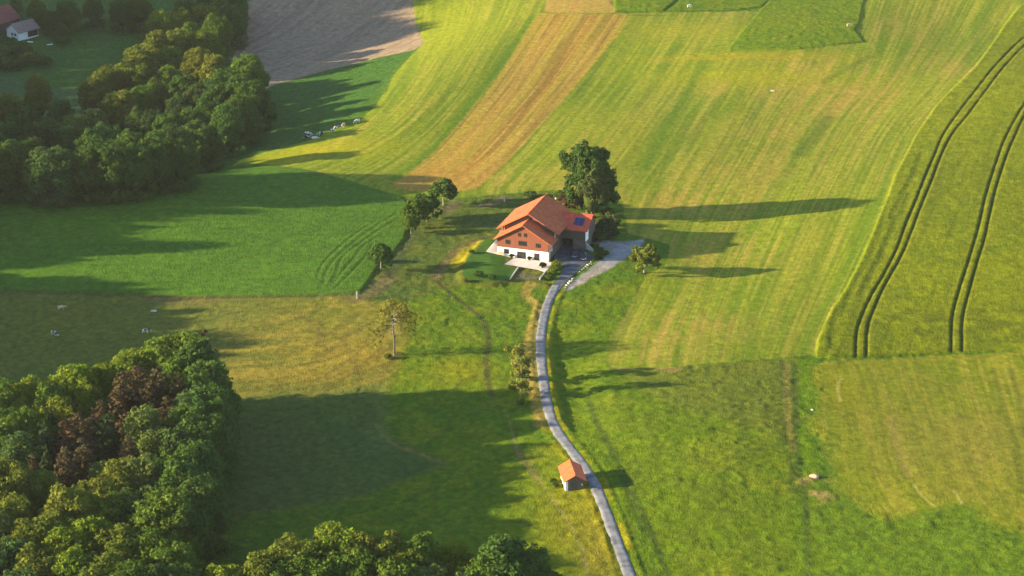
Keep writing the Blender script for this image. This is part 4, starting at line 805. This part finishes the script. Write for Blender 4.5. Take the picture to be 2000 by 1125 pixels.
wood([(396,634,21,.62,'r','slim red-brown spruce top, highest and rightmost of the lower wood'),
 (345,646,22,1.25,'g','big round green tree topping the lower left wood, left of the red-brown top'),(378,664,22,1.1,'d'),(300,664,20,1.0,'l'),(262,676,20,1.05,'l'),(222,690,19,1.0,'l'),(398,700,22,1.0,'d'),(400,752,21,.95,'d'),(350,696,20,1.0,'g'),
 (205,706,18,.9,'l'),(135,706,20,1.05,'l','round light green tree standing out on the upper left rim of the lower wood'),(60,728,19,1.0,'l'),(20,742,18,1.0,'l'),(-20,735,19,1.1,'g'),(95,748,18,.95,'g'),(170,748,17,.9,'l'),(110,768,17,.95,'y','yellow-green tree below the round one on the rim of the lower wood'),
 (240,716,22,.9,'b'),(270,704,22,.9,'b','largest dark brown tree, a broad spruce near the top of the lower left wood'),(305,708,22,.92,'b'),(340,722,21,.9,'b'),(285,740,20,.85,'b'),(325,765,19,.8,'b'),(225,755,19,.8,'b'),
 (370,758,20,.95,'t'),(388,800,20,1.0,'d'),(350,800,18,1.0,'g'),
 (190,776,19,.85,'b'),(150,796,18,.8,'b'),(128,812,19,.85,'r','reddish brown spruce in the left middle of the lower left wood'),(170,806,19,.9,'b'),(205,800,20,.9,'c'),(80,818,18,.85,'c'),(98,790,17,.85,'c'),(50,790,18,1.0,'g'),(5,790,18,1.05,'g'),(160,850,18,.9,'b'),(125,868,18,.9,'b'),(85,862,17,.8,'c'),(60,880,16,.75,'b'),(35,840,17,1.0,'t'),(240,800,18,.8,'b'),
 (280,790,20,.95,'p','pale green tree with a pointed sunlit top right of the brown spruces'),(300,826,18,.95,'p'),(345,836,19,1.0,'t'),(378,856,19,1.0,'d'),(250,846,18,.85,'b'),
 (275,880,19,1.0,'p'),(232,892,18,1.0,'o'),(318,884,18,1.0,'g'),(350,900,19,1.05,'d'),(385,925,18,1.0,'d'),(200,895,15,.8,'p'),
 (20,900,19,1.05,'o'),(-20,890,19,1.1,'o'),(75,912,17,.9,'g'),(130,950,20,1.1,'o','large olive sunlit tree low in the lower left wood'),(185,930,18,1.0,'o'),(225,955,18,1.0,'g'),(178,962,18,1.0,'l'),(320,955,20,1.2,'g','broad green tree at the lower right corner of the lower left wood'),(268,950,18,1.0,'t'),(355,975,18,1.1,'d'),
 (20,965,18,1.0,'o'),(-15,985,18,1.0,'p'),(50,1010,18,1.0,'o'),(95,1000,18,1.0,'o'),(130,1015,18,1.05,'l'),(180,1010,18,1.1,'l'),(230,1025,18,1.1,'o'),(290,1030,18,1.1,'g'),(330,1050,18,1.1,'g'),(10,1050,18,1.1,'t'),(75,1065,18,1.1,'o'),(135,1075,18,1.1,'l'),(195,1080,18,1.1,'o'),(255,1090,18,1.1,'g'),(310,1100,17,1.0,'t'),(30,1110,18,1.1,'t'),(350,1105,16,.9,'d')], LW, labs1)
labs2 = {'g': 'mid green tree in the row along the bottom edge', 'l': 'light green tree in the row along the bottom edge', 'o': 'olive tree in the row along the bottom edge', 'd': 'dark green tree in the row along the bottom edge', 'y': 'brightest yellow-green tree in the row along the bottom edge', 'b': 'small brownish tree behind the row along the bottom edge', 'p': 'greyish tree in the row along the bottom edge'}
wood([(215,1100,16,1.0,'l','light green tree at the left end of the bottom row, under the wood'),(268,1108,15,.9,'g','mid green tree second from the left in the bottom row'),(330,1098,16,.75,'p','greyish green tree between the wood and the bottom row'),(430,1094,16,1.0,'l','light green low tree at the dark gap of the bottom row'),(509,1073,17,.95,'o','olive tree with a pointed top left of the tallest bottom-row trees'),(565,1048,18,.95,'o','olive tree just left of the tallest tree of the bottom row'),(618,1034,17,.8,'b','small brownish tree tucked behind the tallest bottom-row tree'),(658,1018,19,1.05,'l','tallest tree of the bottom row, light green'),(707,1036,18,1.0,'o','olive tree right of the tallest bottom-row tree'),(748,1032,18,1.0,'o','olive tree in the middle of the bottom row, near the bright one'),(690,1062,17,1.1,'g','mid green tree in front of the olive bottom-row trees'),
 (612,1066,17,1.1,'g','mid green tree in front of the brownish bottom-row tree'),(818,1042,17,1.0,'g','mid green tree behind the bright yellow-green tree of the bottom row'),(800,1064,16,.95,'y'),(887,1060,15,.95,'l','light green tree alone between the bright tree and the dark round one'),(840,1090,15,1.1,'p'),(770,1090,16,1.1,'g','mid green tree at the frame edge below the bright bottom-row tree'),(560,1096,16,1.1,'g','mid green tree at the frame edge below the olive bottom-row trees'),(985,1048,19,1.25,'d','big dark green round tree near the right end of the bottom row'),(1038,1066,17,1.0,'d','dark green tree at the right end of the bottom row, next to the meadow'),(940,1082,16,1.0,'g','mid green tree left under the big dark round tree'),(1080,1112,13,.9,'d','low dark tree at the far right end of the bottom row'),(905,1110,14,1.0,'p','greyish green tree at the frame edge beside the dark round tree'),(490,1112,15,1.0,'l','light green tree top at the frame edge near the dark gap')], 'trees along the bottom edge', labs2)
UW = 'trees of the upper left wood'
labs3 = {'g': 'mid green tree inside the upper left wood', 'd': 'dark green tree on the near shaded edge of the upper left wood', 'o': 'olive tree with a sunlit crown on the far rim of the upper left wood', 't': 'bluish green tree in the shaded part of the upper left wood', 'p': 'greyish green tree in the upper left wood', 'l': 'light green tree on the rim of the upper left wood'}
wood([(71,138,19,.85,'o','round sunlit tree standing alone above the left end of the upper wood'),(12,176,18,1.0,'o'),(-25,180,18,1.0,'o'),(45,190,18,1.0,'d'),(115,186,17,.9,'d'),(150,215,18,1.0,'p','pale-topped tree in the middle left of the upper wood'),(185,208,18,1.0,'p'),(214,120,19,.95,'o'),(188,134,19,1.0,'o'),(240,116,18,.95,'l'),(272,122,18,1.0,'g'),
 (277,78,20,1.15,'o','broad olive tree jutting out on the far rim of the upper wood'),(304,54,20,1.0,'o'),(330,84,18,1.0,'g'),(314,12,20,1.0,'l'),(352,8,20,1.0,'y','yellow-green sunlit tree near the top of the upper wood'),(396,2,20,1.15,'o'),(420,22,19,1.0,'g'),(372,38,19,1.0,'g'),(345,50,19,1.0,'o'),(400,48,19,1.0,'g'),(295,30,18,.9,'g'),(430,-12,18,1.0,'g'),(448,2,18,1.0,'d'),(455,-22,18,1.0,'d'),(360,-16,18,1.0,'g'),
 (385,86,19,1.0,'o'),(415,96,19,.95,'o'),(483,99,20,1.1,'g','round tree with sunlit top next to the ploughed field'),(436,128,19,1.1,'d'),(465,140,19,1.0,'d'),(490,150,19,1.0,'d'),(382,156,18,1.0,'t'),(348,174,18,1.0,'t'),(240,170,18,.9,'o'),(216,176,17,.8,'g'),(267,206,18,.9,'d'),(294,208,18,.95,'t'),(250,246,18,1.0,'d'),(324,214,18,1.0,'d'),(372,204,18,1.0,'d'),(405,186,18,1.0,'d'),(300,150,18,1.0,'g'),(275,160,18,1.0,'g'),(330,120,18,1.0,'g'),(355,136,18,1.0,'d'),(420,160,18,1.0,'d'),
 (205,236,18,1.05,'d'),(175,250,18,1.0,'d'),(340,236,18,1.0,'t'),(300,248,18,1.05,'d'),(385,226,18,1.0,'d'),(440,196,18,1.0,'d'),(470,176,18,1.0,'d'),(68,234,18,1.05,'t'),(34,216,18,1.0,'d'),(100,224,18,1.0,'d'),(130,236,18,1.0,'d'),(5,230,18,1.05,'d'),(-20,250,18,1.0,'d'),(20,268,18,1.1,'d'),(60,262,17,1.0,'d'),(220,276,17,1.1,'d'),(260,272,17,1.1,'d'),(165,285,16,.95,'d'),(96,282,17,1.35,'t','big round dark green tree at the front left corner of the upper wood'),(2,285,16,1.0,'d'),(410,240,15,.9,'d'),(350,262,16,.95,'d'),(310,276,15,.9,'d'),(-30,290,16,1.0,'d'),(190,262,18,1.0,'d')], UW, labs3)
US = 'undergrowth bushes at the foot of the upper wood'
for i, (px, py) in enumerate([(0,352),(25,356),(50,360),(150,362),(175,357),(200,352),(225,348),(250,345),(275,340),(300,333),(325,326),(350,318),(375,310),(400,302),(422,293),(442,284),(462,272),(480,262),(496,250),(508,236),(518,220),(120,368),(-20,352),(136,364),(188,352),(262,340),(337,318),(411,296)]):
    tree('bush', 'bush%d' % (i % 3), G(px, py), 3.6 + (i * 7 % 5) * .5, 1.5, 'd', 'dark bush in the undergrowth at the foot of the upper left wood', US, 'bush')
# trees and bushes round the cottage and the top edge
for i, (px, py, h, rx, tn, lab) in enumerate([(100,18,11,1.0,'d','dark tree between the cottage roof and the valley meadow'),(70,-2,12,1.1,'g','green tree above the cottage roof'),(130,0,13,1.2,'d','dark tree at the top edge right of the cottage'),(180,-8,13,1.2,'d','dark tree at the top edge between cottage and wood'),(235,-4,14,1.2,'d','dark tree at the top edge nearest the upper wood'),(270,-10,14,1.2,'g','green tree at the top edge behind the upper wood'),(30,-6,9,1.0,'g','small green tree behind the barn roof'),(455,-22,15,1.2,'d','dark tree at the top edge beside the ploughed field'),(410,-30,15,1.2,'d','dark tree at the top edge left of the ploughed field')]):
    tree('broadleaf_tree', 'broad%d' % (i % 6), top(px, py, h), h, rx, tn, lab, 'trees round the cottage')
for i, (px, py, h, rx, lab) in enumerate([(16,96,4.5,1.3,'bush left below the cottage gable'),(-5,112,5,1.3,'bush at the left edge below the barn'),(40,108,4.5,1.4,'rounded bush in front of the cottage'),(62,122,4,1.3,'low bush right below the cottage windows'),(85,128,3.5,1.2,'low bush right of the boards below the cottage'),(30,132,4,1.5,'widest bush lowest in front of the cottage'),(122,84,3.2,1.4,'lone dark bush in the meadow right of the cottage'),(5,132,4,1.4,'bush at the left edge under the cottage garden'),(84,40,4,1.1,'bush behind the cottage roof')]):
    tree('bush', 'bush%d' % (i % 3), G(px, py), h, rx, 'd', lab, 'bushes round the cottage', 'bush')
# single trees round the farm
tree('broadleaf_tree', 'big', G(1148, 416), 22.6, 1.0, 'd', 'huge dark green tree with bulging lobes behind the farmhouse', None, rz=0.0)
tree('willow_tree', 'willow', G(1156, 424), 16.5, 1.0, 'w', 'dusty green feathery tree in front of the huge dark one by the wing roof', None, rz=0.3)
tree('round_tree', 'round0', G(1258, 533), 8.1, 1.02, 'o', 'small round olive tree alone beside the gravel yard', None)
tree('sparse_tree', 'sparse', G(770, 694), 15.0, 1.0, 'a', 'thin half-bare tree with pale limbs and yellowish leaves on the dry pasture', None, rz=0.0)
tree('birch_tree', 'birch0', G(1010, 742), 8.6, 1.4, 'v', 'slim pale tree left of the road, upper of the two', 'slim trees beside the road'); tree('birch_tree', 'birch1', G(1018, 772), 9.4, 1.25, 'v', 'slim pale tree left of the road, lower of the two', 'slim trees beside the road')
for px, py, k_, h, rx, tn, lab in ((866,401,'loose0',8.0,1.15,'d','topmost tree of the fruit-tree row left of the farmhouse'),(834,432,'round1',8.6,1.05,'d','fruit tree with clear pale trunk in the middle of the row'),(812,440,'loose1',7.6,1.1,'g','fruit tree leaning into the green field beside the middle one'),(803,457,'loose2',5.6,.95,'g','lowest tree of the fruit-tree row, with a thin pale trunk'),(744,524,'loose1',7.2,1.0,'d','dark fruit tree alone at the field corner, with forked pale trunks')):
    tree('fruit_tree', k_, G(px, py), h, rx, tn, lab, 'fruit trees along the green field')
BS = [(733,508,1.9,.9,'g','small bush left of the lone fruit tree'),(1182,452,4.0,1.0,'c','dark bush touching the end of the farmhouse wing'),(1190,466,3.4,1.1,'c','dark bush between the farmhouse wing and the gravel'),(1172,470,3.0,.9,'d','dark green bush at the foot of the wing wall'),(1196,440,3.0,1.0,'w','pale bush behind the wing, under the feathery tree'),(1186,424,2.6,1.1,'w','pale bush at the foot of the huge tree'),
 (1120,404,3.2,1.5,'r','red-brown bush behind the farmhouse roof'),(1106,398,2.8,1.3,'r','red-brown bush left of the other, behind the roof ridge'),(1138,410,3.0,1.3,'b','brown bush between wing roof and feathery tree'),(1094,386,2.2,1.0,'g','green bush beside the white boulder behind the roof'),(1034,384,1.6,1.7,'p','low greyish bush at the edge of the hay meadow'),
 (921,495,1.1,1.0,'d','small dark bush at the corner of the garden lawn'),(935,540,1.6,1.1,'d','low bush on the bank left below the lawn'),(962,545,1.4,1.0,'d','low bush on the bank in the middle below the lawn'),(908,550,1.1,.8,'o','small yellowish bush on the bank, leftmost'),
 (1086,520,1.6,1.0,'y','topmost yellow-green hedge bush between patio and driveway'),(1082,528,1.6,1.0,'y','middle yellow-green hedge bush between patio and driveway'),(1077,536,1.5,1.0,'l','lower light green hedge bush beside the driveway'),(1073,545,1.3,1.0,'g','lowest green hedge bush beside the driveway'),
 (1170,505,1.5,1.1,'c','dark low bush above the boulder row'),(1182,499,1.4,1.0,'d','dark bush at the left rim of the gravel yard'),(1172,492,1.3,1.1,'d','low bush between retaining wall and gravel'),(1160,486,1.5,1.2,'d','green bush right of the retaining wall'),(1018,790,1.5,.9,'g','low bush under the slim pale trees'),(1000,762,1.6,.8,'g','low bush left of the slim pale trees'),(758,700,1.3,.9,'o','tuft bush at the foot of the half-bare tree'),(1085,950,1.0,1.0,'g','low weeds bush left of the hut'),(1080,942,.9,1.0,'d','low dark weeds left of the hut wall')]
for i, (px, py, h, rx, tn, lab) in enumerate(BS): tree('bush', 'bush%d' % (i % 3), G(px, py), h, rx, tn, lab, None, 'bush')
M_pot = noisy('dark_planter', (.05, .05, .05), .2)
for u, v, h, lab in ((4.3, -.7, .8, 'low potted shrub left of the wide glass door'), (9.4, -.7, .8, 'low potted shrub between the two glass doors'), (14.6, -5.0, 1.25, 'round dark shrub in a pot at the corner of the patio')):
    q = HL(u, v); z = float(ht(q.x, q.y)) + .1; q.z = z; root = tag(empty('potted_shrub', q), lab, 'potted shrub', 'potted shrubs on the patio')
    MB().tube([(0, 0, 0), (0, 0, .35)], [.3, .38], 12).build('pot', M_pot, root); c_ = bpy.data.objects.new('foliage', P_['bush1'][0]); COL.objects.link(c_); c_.parent = root; c_.location = (0, 0, .25); c_.scale = (h / 2.4, h / 2.4, h / 2.5); c_.color = (.03, .055, .02, 1)
# the wooded crest west of the photograph: its shade lies over the left fields. (row in the photo, reach of the shade at ground level in the photo)
tanE = math.tan(SUN_EL); crest = [(-60,840),(-20,830),(14,800),(26,650),(55,640),(68,780),(95,640),(115,420),(150,330),(200,290),(250,270),(300,300),(330,380),(345,500),(365,560),(385,540),(397,480),(404,420),(412,500),(418,570),(428,440),(436,420),(446,400),(452,320),(462,310),(470,400),(480,510),(497,430),(508,200),(514,20),(535,20),(548,120),(560,330),(575,420),(592,330),(608,430),(632,380),(650,520),(672,560),(690,470),(712,300),(745,120),(790,-30),(850,-60)]
ky = np.array([WP([(px, py)])[0, 1] for py, px in crest]); kx = np.array([WP([(px, py)])[0, 0] for py, px in crest]); o_ = np.argsort(ky); ky = ky[o_]; kx = kx[o_]
n_ = 0; yy = 372.0
while yy < 850:
    x0 = xleft(yy) - 62 - 10 * math.sin(yy * .9); ysh = yy + 110 * math.tan(SUN_AZ); reach = float(np.interp(ysh, ky, kx)); reach = float(np.interp(yy + (reach - x0) * math.tan(SUN_AZ), ky, kx)); gz_ = float(ht(x0, yy)); need = (reach - x0) * tanE - gz_
    if need > 5:
        h = min(need, 34); z0 = gz_ + max(0, need - h)
        tree('broadleaf_tree', 'broad%d' % (n_ % 6), Vector((x0, yy, gz_)), h + max(0, need - h), min(.8, 20 / max(h, 10) * .7), 'g', 'green tree on the wooded crest beyond the left edge', 'trees on the western crest'); n_ += 1
    yy += 4.4
print('crest trees', n_)

# ------------------------------------------------------------------ the air
hm = bpy.data.materials.new('haze'); hm.use_nodes = True; hn = hm.node_tree; hn.nodes.remove(hn.nodes['Principled BSDF'])
pv = hn.nodes.new('ShaderNodeVolumePrincipled'); pv.inputs['Color'].default_value = (.90, .93, .97, 1); pv.inputs['Density'].default_value = 0.000027; pv.inputs['Anisotropy'].default_value = .2
hn.links.new(pv.outputs[0], hn.nodes['Material Output'].inputs['Volume'])
zmin = float(HT.min()) - 1.5; o = MB().box(-2700, 2700, -1500, 3800, zmin, max(202.0, float(HT.max()) + 2)).build('haze', hm); o['kind'] = 'stuff'
